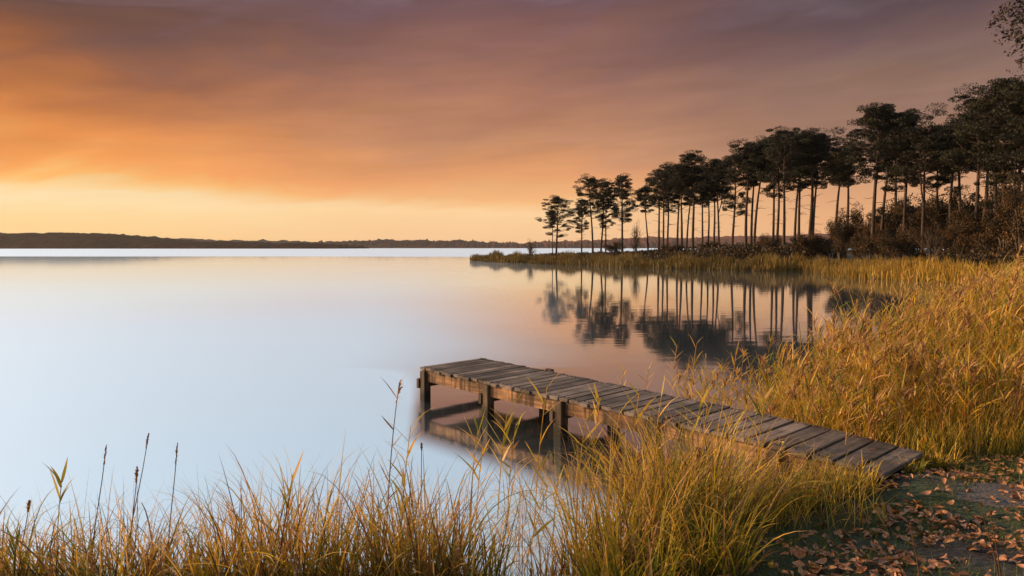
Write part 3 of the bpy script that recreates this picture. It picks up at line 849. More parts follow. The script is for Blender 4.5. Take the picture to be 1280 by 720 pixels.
# photo x of centre, top y, distance, half width px, kind, label
BUSHES = [
    (663, 299, 112, 14, 3, 'thin bare bush at the tip of the headland'),
    (795, 277, 100, 15, 3, 'pale leafless bush between the lone pine and the grove'),
    (768, 302, 104, 14, 0, 'low dark bush at the foot of the lone pine'),
    (838, 303, 96, 18, 1, 'low dark bush under the first dense clump of pines'),
    (890, 302, 90, 20, 2, 'low round bush among the slender trunks in mid headland'),
    (960, 295, 84, 24, 0, 'dark bush under the pines left of the inlet'),
    (1010, 288, 78, 24, 1, 'dark bush between the paired trunks left of the thicket'),
    (1050, 276, 72, 26, 2, 'olive bush at the left edge of the brown thicket'),
    (1072, 262, 76, 30, 0, 'rounded taller bush behind the left edge of the thicket'),
    (1085, 283, 64, 30, 1, 'brown bush in front of the tallest pine pair'),
    (1115, 256, 72, 34, 2, 'tall dark bush behind the tallest pine pair'),
    (1125, 287, 60, 28, 0, 'low green-brown bush behind the golden reeds'),
    (1150, 250, 70, 34, 1, 'tall bush behind the leaning forked pine'),
    (1165, 277, 57, 22, 3, 'pale orange leafy bush catching the light at the thicket front'),
    (1185, 245, 68, 36, 2, 'tall dark bush behind the trunks right of the forked pine'),
    (1200, 280, 56, 32, 0, 'brown bush at the thicket front by the straight orange trunk'),
    (1225, 250, 60, 40, 1, 'big brown bush filling the wood near its right end'),
    (1255, 262, 52, 40, 2, 'broad brown bush beside the right-hand reeds'),
    (1278, 222, 50, 46, 0, 'largest brown tree-like bush at the right edge'),
    (1100, 272, 80, 40, 0, 'dark bush deep in the wood, seen between the tallest pine pair'),
    (1135, 248, 82, 44, 2, 'dark rounded bush deep in the wood left of the leaning forked pine'),
    (1172, 252, 78, 44, 0, 'dark rounded bush deep in the wood right of the leaning forked pine'),
    (1208, 240, 74, 48, 1, 'dark tall bush deep in the wood behind the straight orange trunk'),
    (1245, 236, 66, 52, 2, 'dark tall bush deep in the wood near the right edge'),
    (1032, 290, 84, 26, 1, 'small dark bush behind the paired trunks at the wood edge'),
]
for px, ty, Y, hw, k, lab in BUSHES:
    p = at_depth(px, 310, Y); g = gz(p[0], Y)
    H = at_depth(px, ty, Y)[2] - g
    w = hw / F_PX * Y
    o = empty('bush', (p[0], Y, g), lab, 'bush', 'bushes under the pines', random.uniform(0, 6.28))
    o.scale = (w / 0.75, w / 0.75, H / 0.98)
    st, fo = BARE if k == 3 else BUSH[k]
    link('stems', st, o); link('foliage', fo, o)

# far undergrowth between the reeds and the trunks
def shore_strip(x0i, x1i, n, d0, d1):
    seg = SH[x0i:x1i + 1]
    ln_ = np.linalg.norm(np.diff(seg, axis=0), axis=1); cum = np.concatenate([[0], np.cumsum(ln_)])
    s = rng.uniform(0, cum[-1], n)
    i = np.clip(np.searchsorted(cum, s) - 1, 0, len(ln_) - 1)
    f = (s - cum[i]) / ln_[i]
    p = seg[i] + (seg[i + 1] - seg[i]) * f[:, None]
    tg = (seg[i + 1] - seg[i]) / ln_[i][:, None]
    nr = np.stack([tg[:, 1], -tg[:, 0]], 1)
    return p + nr * rng.uniform(d0, d1, n)[:, None]


i0, i1 = 18, 31
under = Acc()
q = shore_strip(i0, i1, 1700, 4, 30)
sdq = land_sd(q[:, 0], q[:, 1]); q = q[sdq > 3.5]
zq = ground_z(q[:, 0], q[:, 1])
fx = np.clip((640 + F_PX * q[:, 0] / q[:, 1] - 800) / 90, 0, 1) * np.clip((land_sd(q[:, 0], q[:, 1]) - 6) / 5, 0, 1)
r_ = rng.uniform(0.4, 0.9, len(q)) * (0.8 + 0.55 * fx)
tuft_cloud(under, np.column_stack([q, zq + 0.2 + 1.0 * fx * rng.uniform(0.2, 1, len(q))]), np.column_stack([r_ * 1.4, r_ * 1.4, r_ * 0.8]), 40, 0.22, 0.0, 0.5, rng, 0.5, 0.3)
tag(link('undergrowth', under.mesh('undergrowth', M_BUSH)), 'dark heather undergrowth covering the ground beneath the pines', 'undergrowth', kind='stuff')

fr = Acc()
q = shore_strip(i0, i1, 26000, -1.3, 3.4)
sdq = land_sd(q[:, 0], q[:, 1]); q = q[(sdq > -1.6) & (sdq < 5.2)]
zq = np.maximum(ground_z(q[:, 0], q[:, 1]), -0.05)
dist = q[:, 1]
gold = np.clip((66 - dist) / 22, 0, 1)
patch = 0.5 + 0.5 * np.sin(q[:, 0] * 0.55) * np.sin(q[:, 1] * 0.31 + 1)
L = rng.uniform(0.5, 1.25, len(q)) * (0.55 + 0.6 * patch) * (1 + 0.25 * np.sin(q[:, 0] * 1.9))
blades(fr, np.column_stack([q, zq]), L, 0.03 + dist * 0.00045, np.clip(0.12 + 0.6 * gold + 0.25 * patch + rng.normal(0, 0.14, len(q)) - 0.1, 0, 1), (0.0, 0.22), (0.05, 0.6), 4, tone_tip=0.1)
tag(link('reed_bed', fr.mesh('reed_bed', M_FARREED)), 'olive and golden reeds lining the far headland shore', 'reeds', kind='stuff')

# ------------------------------------------------------------------ near reed bed on the right
bed_k = np.array([[5.6, 3.15], [6.0, 2.95], [7.0, 2.75], [8.0, 2.75], [9.0, 3.4], [10.0, 5.1], [11.0, 6.5], [13.0, 8.2], [15.0, 10.0], [20.0, 13.9], [27.0, 19.4], [36.0, 26.6]])


def jetty_far_x(y):
    t = (y - F0[1]) / (F1[1] - F0[1])
    return F0[0] + (F1[0] - F0[0]) * t


def bed_points(n, y0, y1, power=1.0):
    y = y0 + (y1 - y0) * rng.uniform(0, 1, n) ** power
    xl = np.interp(y, bed_k[:, 0], bed_k[:, 1]); xr = y * 0.78 + 0.6
    x = xl + (xr - xl) * rng.uniform(0, 1, n) + rng.normal(0, 0.12, n)
    keep = (x > jetty_far_x(y) + 0.12) & (xr > xl)
    return x[keep], y[keep]


def bed_h(x, y):
    return np.clip(0.9 + 0.17 * (x - 3.2), 0.45, 1.3) * np.clip(0.45 + 0.3 * (y - 5.4), 0.35, 1.0)


S, Lf, Pm = Acc(), Acc(), Acc()
rb = Acc()
for n, y0, y1, lw, kl in ((1600, 6.0, 9.5, 0.012, 6), (1450, 9.5, 15, 0.013, 5), (1900, 15, 37, 0.02, 4)):
    x, y = bed_points(n, y0, y1)
    cl = np.sin(x * 3.4 + 2.1 * np.sin(y * 2.2)) * np.sin(y * 3.9 + 1.4 * np.sin(x * 1.6))
    kp = cl + rng.normal(0, 0.55, len(x)) > -0.12
    x, y, cl = x[kp], y[kp], cl[kp]
    H = bed_h(x, y) * (1.0 + 0.12 * cl) * (0.55 + 0.53 * rng.uniform(0, 1, len(x)) ** 0.7) * (0.9 + 0.14 * np.sin(x * 2.3 + 1.7 * np.sin(y * 1.9)))
    H = np.where(rng.random(len(x)) < 0.07, H * 1.28, H)
    z = np.maximum(ground_z(x, y), -0.1)
    reeds(rb, rb, rb, np.column_stack([x, y, z]), H, rng.normal(1.9, 1.2, len(x)), rng.uniform(0.0, 0.16, len(x)), rng.uniform(0.0, 0.45, len(x)), nleaf=7, spread=(0.2, 0.85),
          leafL=(0.16, 0.42), leafW=lw, stemW=0.007 if y0 < 9 else 0.011, tone=(0.22, 0.72), plume=rng.random(len(x)) < 0.55, Kl=kl, plume_len=0.17)
# sparse stems standing in the water left of the bed
x = rng.uniform(1.35, 3.0, 120); y = rng.uniform(6.6, 9.0, 120)
k = (x > jetty_far_x(y) + 0.15) & (x / y > 0.235) & (x < np.interp(y, bed_k[:, 0], bed_k[:, 1]) + 0.2)
x, y = x[k], y[k]
reeds(rb, rb, rb, np.column_stack([x, y, np.full(len(x), -0.1)]), rng.uniform(0.35, 0.85, len(x)), rng.uniform(0, 6.28, len(x)), rng.uniform(0, 0.2, len(x)), rng.uniform(0, 0.4, len(x)),
      nleaf=6, leafL=(0.12, 0.3), leafW=0.013, tone=(0.3, 0.7), plume=rng.random(len(x)) < 0.3)
tag(link('reed_bed', rb.mesh('reed_bed', M_GRASS)), 'dense golden reeds with brown plumes filling the right bank beyond the jetty', 'reeds', kind='stuff')

ga = Acc()
x, y = bed_points(7000, 5.7, 10.5, 1.2)
z = np.maximum(ground_z(x, y), -0.05)
clump = 0.5 + 0.5 * np.sin(x * 5.1 + 2 * np.sin(y * 3.0)) * np.sin(y * 4.3)
L = bed_h(x, y) * rng.uniform(0.35, 0.85, len(x)) * (0.55 + 0.65 * clump)
blades(ga, np.column_stack([x, y, z]), L, rng.uniform(0.004, 0.009, len(x)), np.clip(rng.normal(0.40, 0.17, len(x)) + 0.25 * (clump - 0.5), 0, 1), (0.0, 0.35), (0.1, 1.0), 6)
x, y = bed_points(5000, 10.5, 20)
z = np.maximum(ground_z(x, y), -0.05)
blades(ga, np.column_stack([x, y, z]), rng.uniform(0.6, 1.3, len(x)), rng.uniform(0.01, 0.02, len(x)), np.clip(rng.normal(0.45, 0.14, len(x)), 0, 1), (0.0, 0.3), (0.1, 0.9), 5)
tag(link('tall_grass', ga.mesh('tall_grass', M_GRASS)), 'fine golden grass growing thickly between the reeds beyond the jetty', 'grass', kind='stuff')


# ------------------------------------------------------------------ sedge tussocks in the foreground
def tussock(px, py, z, r, h, n, tone, label, name='sedge_tussock', W=(0.005, 0.012), group='sedge tussocks along the near shore', bend=(0.2, 1.5), flat=1.0):
    c = on_plane(px, py, z) if py is not None else None
    g = gz(c[0], c[1])
    acc = Acc()
    a = rng.uniform(0, 6.28, n); rr = r * np.sqrt(rng.uniform(0, 1, n)) * 0.75
    x = c[0] + np.cos(a) * rr; y = c[1] + np.sin(a) * rr * flat
    zz = np.maximum(ground_z(x, y), -0.06) - 0.02
    n = int(n * (0.5 if c[0] < 0.3 else 0.8))
    a, rr, x, y, zz = a[:n], rr[:n], x[:n], y[:n], zz[:n]
    az = np.arctan2(x - c[0], y - c[1]) + rng.normal(0, 1.2, n)
    L = h * (0.35 + 0.85 * rng.uniform(0, 1, n) ** 0.8)
    ln = 0.05 + 0.35 * rr / r + np.abs(rng.normal(0, 0.16, n))
    P, ang = paths(np.column_stack([x, y, zz]), az, ln, rng.uniform(*bend, n) * np.where(rng.random(n) < 0.15, 1.6, 1.0), L, 9, rng.uniform(1.0, 6.0, n))
    tn = np.clip(rng.normal(tone, 0.15, n), 0, 1)
    dead = rng.random(n) < 0.2
    tn[dead] = rng.uniform(0.66, 0.97, dead.sum())
    gr = rng.random(n) < 0.2
    tn[gr] = rng.uniform(0.1, 0.32, gr.sum())
    ribbons(acc, P, ang, az, rng.uniform(-0.8, 0.8, n), rng.uniform(*W, n), tn, 'leaf', 0.2)
    base = (c[0], c[1], g)
    return tag(link(name, acc.mesh(name, M_GRASS, offset=base), loc=base), label, 'sedge', group)


# photo x / y of the tussock foot on the plane z, radius, blade length, blades, tone
TUS = [
    (-25, 735, 0.1, 0.42, 0.55, 420, 0.55, 'brown sedge tussock at the bottom left corner beneath the first seed head'),
    (75, 728, 0.08, 0.36, 0.42, 420, 0.58, 'orange-brown sedge tussock below the leafy reed fan at far left'),
    (150, 742, 0.1, 0.34, 0.52, 430, 0.6, 'rusty sedge tussock at the foot of the three dark seed stalks'),
    (225, 735, 0.08, 0.34, 0.40, 400, 0.55, 'low sedge tussock just right of the three dark seed stalks'),
    (300, 748, 0.1, 0.38, 0.62, 450, 0.56, 'golden-brown sedge tussock left of the tallest shore tussock'),
    (375, 735, 0.1, 0.40, 0.78, 560, 0.5, 'tallest golden sedge tussock on the left half of the shore'),
    (455, 742, 0.1, 0.36, 0.56, 480, 0.55, 'orange sedge tussock below the tall reed with grey plume'),
    (520, 732, 0.1, 0.36, 0.76, 540, 0.55, 'bushy amber sedge tussock holding the yellow leafy reed'),
    (575, 744, 0.1, 0.34, 0.66, 430, 0.48, 'yellow-green sedge tussock left of the open gap of water'),
    (700, 735, 0.08, 0.25, 0.42, 170, 0.6, 'sparse wispy sedge tussock in the gap beside the big tussock'),
    (775, 708, 0.12, 0.43, 0.86, 560, 0.46, 'yellow-green left part tussock of the big mound before the jetty'),
    (850, 665, 0.16, 0.46, 0.88, 800, 0.5, 'largest golden sedge tussock leaning against the jetty side'),
    (915, 640, 0.2, 0.4, 0.68, 600, 0.53, 'drooping golden sedge tussock at the right of the big mound'),
    (990, 618, 0.22, 0.28, 0.36, 380, 0.3, 'low green-brown sedge tussock beside the lowest planks'),
    (1062, 612, 0.3, 0.22, 0.27, 330, 0.28, 'flattened olive sedge tussock at the jetty corner'),
    (880, 706, 0.25, 0.36, 0.55, 420, 0.3, 'green arching sedge tussock in front of the largest tussock'),
    (790, 735, 0.25, 0.32, 0.5, 300, 0.33, 'long-bladed green sedge tussock at the bottom edge below the mound'),
    (1178, 575, 0.34, 0.12, 0.24, 130, 0.38, 'small yellow-green tuft beside the last jetty plank'),
    (1065, 545, 0.3, 0.16, 0.42, 170, 0.38, 'leafy yellow tuft close behind the jetty landing'),
    (1138, 592, 0.32, 0.10, 0.15, 120, 0.2, 'small dark green tuft against the outer corner of the last plank'),
    (1163, 577, 0.33, 0.12, 0.17, 140, 0.24, 'small bright green tuft against the far corner of the last plank'),
    (1100, 540, 0.3, 0.2, 0.4, 170, 0.36, 'green-gold tuft at the foot of the right reeds'),
]
for t in TUS: tussock(*t)

# ------------------------------------------------------------------ single reeds that stand out
def single_reed(px, top, foot_y, z, label, nleaf=6, leafL=(0.16, 0.3), leafW=0.021, tone=(0.35, 0.5), plume=False, lean=0.05, az=1.5, bend=0.1, t0=0.3, stemW=0.010, spread=(0.3, 0.9), name='reed', plume_len=0.12):
    c = on_plane(px, foot_y, z)
    H = at_depth(px, top, c[1])[2] - z
    base = np.array([[0, 0, 0.0]])
    s, l, p = Acc(), Acc(), Acc()
    reeds(s, l, p, base, np.array([max(H, 0.1) * 1.02]), np.array([az]), np.array([lean]), np.array([bend]), nleaf, leafL, leafW, stemW, tone,
          np.array([plume]), spread, t0, plume_len, 6, random.uniform(1.1, 2.0), (-0.1, 0.65))
    o = empty(name, tuple(c), label, 'reed', 'single reeds along the near shore')
    link('stem', s.mesh('stem', M_GRASS), o)
    if l.n: link('leaves', l.mesh('leaves', M_GRASS), o)
    if p.n: link('seed_head', p.mesh('seed_head', M_GRASS), o)
    return o


RD = [
    (482, 482, 690, 0.05, 'tall slender reed with grey seed head standing against the blue water', dict(nleaf=9, plume=True, tone=(0.80, 0.84), leafL=(0.12, 0.22), t0=0.3, leafW=0.015, plume_len=0.07)),
    (500, 535, 700, 0.05, 'yellow leafy reed just right of the tall grey-headed reed', dict(nleaf=13, tone=(0.36, 0.42), leafL=(0.18, 0.3), t0=0.25)),
    (586, 540, 668, 0.0, 'reed with spread yellow leaves left of the gap, in front of the jetty reflection', dict(nleaf=8, tone=(0.38, 0.44), t0=0.5)),
    (594, 560, 670, 0.0, 'shorter reed close beside the spread-leaf reed over the reflection', dict(nleaf=6, tone=(0.5, 0.56), t0=0.5)),
    (622, 520, 648, 0.0, 'bushy reed standing between the middle and near jetty posts', dict(nleaf=13, tone=(0.36, 0.42), leafL=(0.18, 0.34), t0=0.35)),
    (634, 534, 650, 0.0, 'second bushy reed overlapping the middle post reflection', dict(nleaf=11, tone=(0.42, 0.5), leafL=(0.16, 0.3), t0=0.35)),
    (668, 486, 655, 0.0, 'tall thin reed crossing the side beam between the posts', dict(nleaf=7, tone=(0.4, 0.5), t0=0.3)),
    (690, 590, 690, 0.0, 'short reed with a bright yellow leaf at the foot of the near post', dict(nleaf=4, tone=(0.3, 0.36), t0=0.5)),
    (655, 610, 715, 0.0, 'low green-yellow reed in the gap of open water', dict(nleaf=6, tone=(0.28, 0.36), leafL=(0.15, 0.25), t0=0.3, lean=0.3, az=1.0)),
    (720, 530, 650, 0.05, 'reed with narrow leaves at the left flank of the big mound', dict(nleaf=9, tone=(0.4, 0.46))),
    (735, 500, 655, 0.05, 'leafy golden reed rising over the mound beside the near post', dict(nleaf=11, tone=(0.42, 0.48), leafW=0.02)),
    (760, 520, 660, 0.08, 'broad-leaved amber reed in the middle of the mound', dict(nleaf=9, tone=(0.5, 0.56), leafW=0.02)),
    (783, 495, 650, 0.1, 'tallest golden reed on the mound, crossing the deck edge', dict(nleaf=10, tone=(0.44, 0.5), leafW=0.02)),
    (812, 498, 640, 0.12, 'orange reed with curled leaves before the deck', dict(nleaf=9, tone=(0.55, 0.62), leafW=0.02)),
    (845, 502, 630, 0.15, 'yellow reed leaning right across the planks', dict(nleaf=9, tone=(0.42, 0.5), lean=0.2)),
    (872, 510, 625, 0.15, 'amber reed at the top of the largest tussock', dict(nleaf=8, tone=(0.5, 0.6))),
    (905, 520, 610, 0.18, 'small yellow reed at the right flank of the mound', dict(nleaf=8, tone=(0.36, 0.44))),
    (946, 500, 590, 0.2, 'yellow broad-leaved reed sprouting beside the mid planks', dict(nleaf=9, tone=(0.34, 0.4), leafW=0.022)),
    (775, 462, 515, 0.0, 'thin grey-green reed behind the jetty, leftmost of those beyond it', dict(nleaf=6, tone=(0.6, 0.7), leafL=(0.12, 0.25), t0=0.4)),
    (805, 460, 520, 0.0, 'thin brown reed behind the jetty with upright leaves', dict(nleaf=7, tone=(0.62, 0.72), leafL=(0.12, 0.25), t0=0.3)),
    (838, 432, 512, 0.0, 'tall leafy reed with spread crown behind the jetty', dict(nleaf=12, tone=(0.5, 0.6), leafL=(0.12, 0.26), t0=0.25)),
    (862, 430, 515, 0.0, 'tall golden reed behind the jetty, right of the spread-crown reed', dict(nleaf=9, tone=(0.5, 0.56), leafL=(0.14, 0.28), t0=0.3)),
    (898, 456, 520, 0.0, 'dark slim reed in the water near the edge of the right reed bed', dict(nleaf=7, tone=(0.75, 0.85), leafL=(0.14, 0.25))),
    (912, 440, 520, 0.0, 'golden reed in the water at the left edge of the right reed bed', dict(nleaf=9, tone=(0.46, 0.52), leafL=(0.18, 0.3))),
    (70, 600, 735, 0.08, 'leafy reed fan with pointed green leaves at far left', dict(nleaf=6, tone=(0.3, 0.36), leafL=(0.14, 0.22), t0=0.7, spread=(0.2, 0.7))),
    (355, 596, 735, 0.08, 'reed with upright leaf tuft over the tallest shore tussock', dict(nleaf=6, tone=(0.36, 0.42), leafL=(0.16, 0.26), t0=0.6, spread=(0.1, 0.5))),
    (18, 680, 740, 0.1, 'short green-yellow reed in the bottom left corner', dict(nleaf=5, tone=(0.25, 0.32), leafL=(0.16, 0.22), t0=0.3, spread=(0.1, 0.6))),
    (1055, 500, 575, 0.3, 'straight single reed standing behind the landing planks', dict(nleaf=5, tone=(0.5, 0.6))),
    (1243, 455, 545, 0.33, 'tall pale reed stem at the front of the right reeds', dict(nleaf=5, tone=(0.45, 0.55), leafL=(0.25, 0.4))),
    (1120, 470, 550, 0.3, 'yellow reed with arching leaves at the front of the right reeds', dict(nleaf=9, tone=(0.4, 0.46), leafL=(0.2, 0.4))),
]
for px, top, fy, z, lab, kw in RD: single_reed(px, top, fy, z, lab, **kw)


def seed_stalk(px, top, foot_px, foot_y, z, head, label, width=0.011):
    """a bare dark stalk with a narrow spike of seeds"""
    c = on_plane(foot_px, foot_y, z)
    tip = at_depth(px, top, c[1]) - c
    P = np.array([(0, 0, 0), tip * [0.35, 0.3, 0.4], tip * [0.72, 0.7, 0.72], tip])
    tt = np.linspace(0, 1, 9)
    P = np.array([[np.interp(t, [0, 0.4, 0.72, 1], P[:, k]) for k in range(3)] for t in tt])
    o = empty('seed_stalk', tuple(c), label, 'seed stalk', 'dark seed stalks on the near shore')
    s = Acc(); tube(s, P, np.linspace(0.004, 0.002, 9), 5, 0.93)
    link('stem', s.mesh('stem', M_GRASS, True), o)
    h = Acc()
    L = np.linalg.norm(tip); ax = tip / L
    n = 60
    f = rng.uniform(0, 1, n)
    b = tip - ax * (head * f)[:, None]
    a = rng.uniform(0, 6.28, n)
    Pl, al = paths(b, a, rng.uniform(0.1, 0.5, n), rng.uniform(-0.2, 0.3, n), (0.016 + 0.012 * np.sin(np.pi * f)) * width / 0.016, 4, 1.0)
    ribbons(h, Pl, al, a, rng.uniform(-1, 1, n), np.full(n, width * 0.55), np.clip(rng.normal(0.86, 0.06, n), 0, 1), 'spindle')
    link('seed_head', h.mesh('seed_head', M_GRASS), o)


seed_stalk(133, 558, 112, 720, 0.08, 0.12, 'thin dark seed stalk, leftmost of the three rising over the blue water')
seed_stalk(186, 543, 155, 720, 0.08, 0.10, 'tallest dark seed stalk, middle of the three rising over the water')
seed_stalk(222, 555, 207, 725, 0.08, 0.13, 'thin dark seed stalk, rightmost of the three, with narrow spike')
seed_stalk(172, 585, 160, 715, 0.08, 0.10, 'short stalk with ragged orange-brown seed spike beside the tallest stalk', 0.016)
seed_stalk(37, 628, 22, 720, 0.08, 0.07, 'short dark stalk with a knobbly seed head in the left corner', 0.019)
seed_stalk(527, 555, 526, 690, 0.05, 0.05, 'dried dark stalk with small beads right of the yellow leafy reed', 0.012)
seed_stalk(1225, 629, 1250, 728, 0.4, 0.02, 'bare golden stalk rising from the leafy ground, left of a close pair', 0.01)
seed_stalk(1238, 640, 1252, 730, 0.4, 0.02, 'bare golden stalk of a close pair, right-hand one, on leafy ground', 0.01)
seed_stalk(1138, 655, 1150, 725, 0.4, 0.02, 'bare orange stalk standing alone on the leafy ground', 0.01)

# scattered thin blades between tussocks and in the gap of water
gs = Acc()
n = 650
x = rng.uniform(-3.3, 0.55, n); y = 4.15 + rng.normal(0, 0.22, n)
z = np.maximum(ground_z(x, y), -0.05)
blades(gs, np.column_stack([x, y, z]), rng.uniform(0.2, 0.75, n), rng.uniform(0.003, 0.006, n), np.clip(rng.normal(0.68, 0.2, n), 0, 1), (0.0, 0.5), (0.1, 1.5), 7)
n = 260
x = rng.uniform(-0.1, 0.75, n); y = rng.uniform(4.4, 6.2, n)
z = np.full(n, -0.05)
blades(gs, np.column_stack([x, y, z]), rng.uniform(0.15, 0.5, n), rng.uniform(0.004, 0.008, n), np.clip(rng.normal(0.7, 0.18, n), 0, 1), (0.0, 0.7), (0.1, 1.5), 7)
n = 1600
x = rng.uniform(0.6, 2.5, n); y = rng.uniform(4.3, 5.9, n)
sdv = land_sd(x, y); k = (sdv > -0.35) & ((x - 2.0) * U[0] + (y - 5.2) * U[1] < 5)
x, y = x[k], y[k]; z = np.maximum(ground_z(x, y), -0.05)
blades(gs, np.column_stack([x, y, z]), rng.uniform(0.15, 0.45, len(x)), rng.uniform(0.004, 0.008, len(x)), np.clip(rng.normal(0.42, 0.2, len(x)), 0, 1), (0.0, 0.6), (0.2, 1.6), 7)
tag(link('shore_grass', gs.mesh('shore_grass', M_GRASS)), 'wispy brown grass along the near water edge between the tussocks', 'grass', kind='stuff')

# short green turf on the bank
tf = Acc()
n = 26000
x = rng.uniform(0.6, 5.2, n); y = rng.uniform(3.0, 6.4, n)
pn = np.sin(x * 4.1 + 1.7 * np.sin(y * 3.3)) * np.sin(y * 5.2 + 1.2 * np.sin(x * 2.9))
k = (land_sd(x, y) > 0.12) & (pn + rng.normal(0, 0.35, n) > -0.1) & (((x - 3.75) ** 2 + (2.6 * (y - 4.72)) ** 2) > 0.3)
x, y = x[k], y[k]
blades(tf, np.column_stack([x, y, ground_z(x, y) - 0.005]), rng.uniform(0.03, 0.11, len(x)), rng.uniform(0.002, 0.005, len(x)), np.clip(rng.normal(0.45, 0.22, len(x)), 0, 1), (0.1, 0.9), (0.1, 1.2), 4)
n = 26000
x = rng.uniform(-5.0, 1.0, n); y = rng.uniform(1.8, 4.3, n)
k = land_sd(x, y) > 0.05
x, y = x[k], y[k]
blades(tf, np.column_stack([x, y, ground_z(x, y) - 0.005]), rng.uniform(0.04, 0.18, len(x)), rng.uniform(0.003, 0.006, len(x)), np.clip(rng.normal(0.6, 0.25, len(x)), 0, 1), (0.1, 0.9), (0.1, 1.2), 4)
tag(link('turf', tf.mesh('turf', M_TURF)), 'short dark green grass and moss growing on the near bank', 'grass', kind='stuff')

# ------------------------------------------------------------------ fallen leaves
def leaf_mat(name, c1, c2):
    m, nt, nd, ln = new_mat(name)
    out = N(nd, 'ShaderNodeOutputMaterial'); oi = N(nd, 'ShaderNodeObjectInfo'); geo = N(nd, 'ShaderNodeNewGeometry')
    no = N(nd, 'ShaderNodeTexNoise'); no.inputs['Scale'].default_value = 45; no.inputs['Detail'].default_value = 4
    ln.new(geo.outputs['Position'], no.inputs['Vector'])
    ma = N(nd, 'ShaderNodeMath', operation='MULTIPLY_ADD'); ma.inputs[1].default_value = 0.6
    sub = N(nd, 'ShaderNodeMath', operation='MULTIPLY_ADD'); sub.inputs[1].default_value = 0.8; sub.inputs[2].default_value = -0.2
    ln.new(oi.outputs['Random'], sub.inputs[0])
    ln.new(no.outputs['Fac'], ma.inputs[0]); ln.new(sub.outputs[0], ma.inputs[2])
    rp = ramp(nd, [(0.0, c1), (1.0, c2)]); ln.new(ma.outputs[0], rp.inputs['Fac'])
    bs = N(nd, 'ShaderNodeBsdfPrincipled'); bs.inputs['Roughness'].default_value = 0.5
    ln.new(rp.outputs['Color'], bs.inputs['Base Color']); ln.new(bs.outputs[0], out.inputs['Surface'])
    return m


LEAF_M = {'brown': leaf_mat('brown_leaf', (0.17, 0.055, 0.018), (0.56, 0.21, 0.075)), 'tan': leaf_mat('tan_leaf', (0.38, 0.15, 0.06), (0.70, 0.36, 0.16)),
          'yellow': leaf_mat('yellow_leaf', (0.40, 0.20, 0.02), (0.62, 0.42, 0.04))}


def leaf_geo(seed, L=0.062):
    rg = np.random.default_rng(seed)
    K = 7
    t = np.linspace(0, 1, K)
    w = np.sin(np.pi * np.clip(t * 0.93 + 0.03, 0, 1)) ** 0.8 * L * rg.uniform(0.26, 0.36)
    cu, fo, tw = rg.uniform(-1.6, 1.6), rg.uniform(0.2, 0.9), rg.uniform(-0.6, 0.6)
    V = []
    for i in range(K):
        xx = (t[i] - 0.5) * L
        zc = cu * xx * xx / L + L * 0.1
        for sd_, m_ in ((-1, 1), (-0.5, 1), (0, 0), (0.5, 1), (1, 1)):
            yy = sd_ * w[i] * (1 + 0.1 * rg.normal())
            V.append((xx, yy * math.cos(fo * abs(sd_)), zc + abs(yy) * math.sin(fo) * 0.8 + tw * xx * yy / L + rg.normal() * 0.001))
    F = [(i * 5 + j, i * 5 + j + 1, i * 5 + j + 6, i * 5 + j + 5) for i in range(K - 1) for j in range(4)]
    return np.array(V), np.array(F)


LGEO = [leaf_geo(40 + i) for i in range(6)]
LMESH = {}
for cname, mat in LEAF_M.items():
    for i, (V, Fq) in enumerate(LGEO):
        ac = Acc(); ac.add(V, Fq, 0.5, 0.5)
        LMESH[cname, i] = ac.mesh('fallen_leaf', mat, True)

n = 9500
x = rng.uniform(0.7, 5.6, n); y = rng.uniform(3.1, 6.6, n)
patch = np.sin(x * 3.3 + 2 * np.sin(y * 1.9)) * np.sin(y * 4.1 + 1.5 * np.sin(x * 2.2))
u = (x / y)
prob = np.clip(0.36 + 0.62 * patch, 0.08, 1) * np.clip((u - 0.2) / 0.15, 0, 1) * np.clip((6.0 - y) / 1.0, 0, 1)
prob *= (land_sd(x, y) > 0.25) & (u < 0.80)
# keep clear of the planks
ju = ((x - N0[0]) * U[0] + (y - N0[1]) * U[1]) / LEN
jv = ((x - N0[0]) * VV[0] + (y - N0[1]) * VV[1])
prob[(ju < 1.0) & (jv > -0.03) & (jv < 1.25)] = 0
k = rng.random(n) < prob
x, y = x[k], y[k]
order = np.argsort(x * x + y * y); x, y = x[order], y[order]
z = ground_z(x, y)
print('LEAVES', len(x))
LAB = {'brown': ('dry brown curled leaf lying on the mossy bank', 'dry brown leaves on the bank'), 'tan': ('pale pinkish tan leaf lying on the mossy bank', 'pale tan leaves on the bank'),
       'yellow': ('bright yellow leaf lying on the mossy bank', 'yellow leaves on the bank')}


def drop_leaf(p, cname, label, group, scale=1.0, tilt=0.35):
    o = link('fallen_leaf', LMESH[cname, random.randrange(6)], loc=p)
    o.rotation_euler = (random.gauss(0, tilt), random.gauss(0, tilt), random.uniform(0, 6.28))
    s = random.uniform(0.5, 1.3) * scale
    o.scale = (s, s, s)
    return tag(o, label, 'leaf', group)


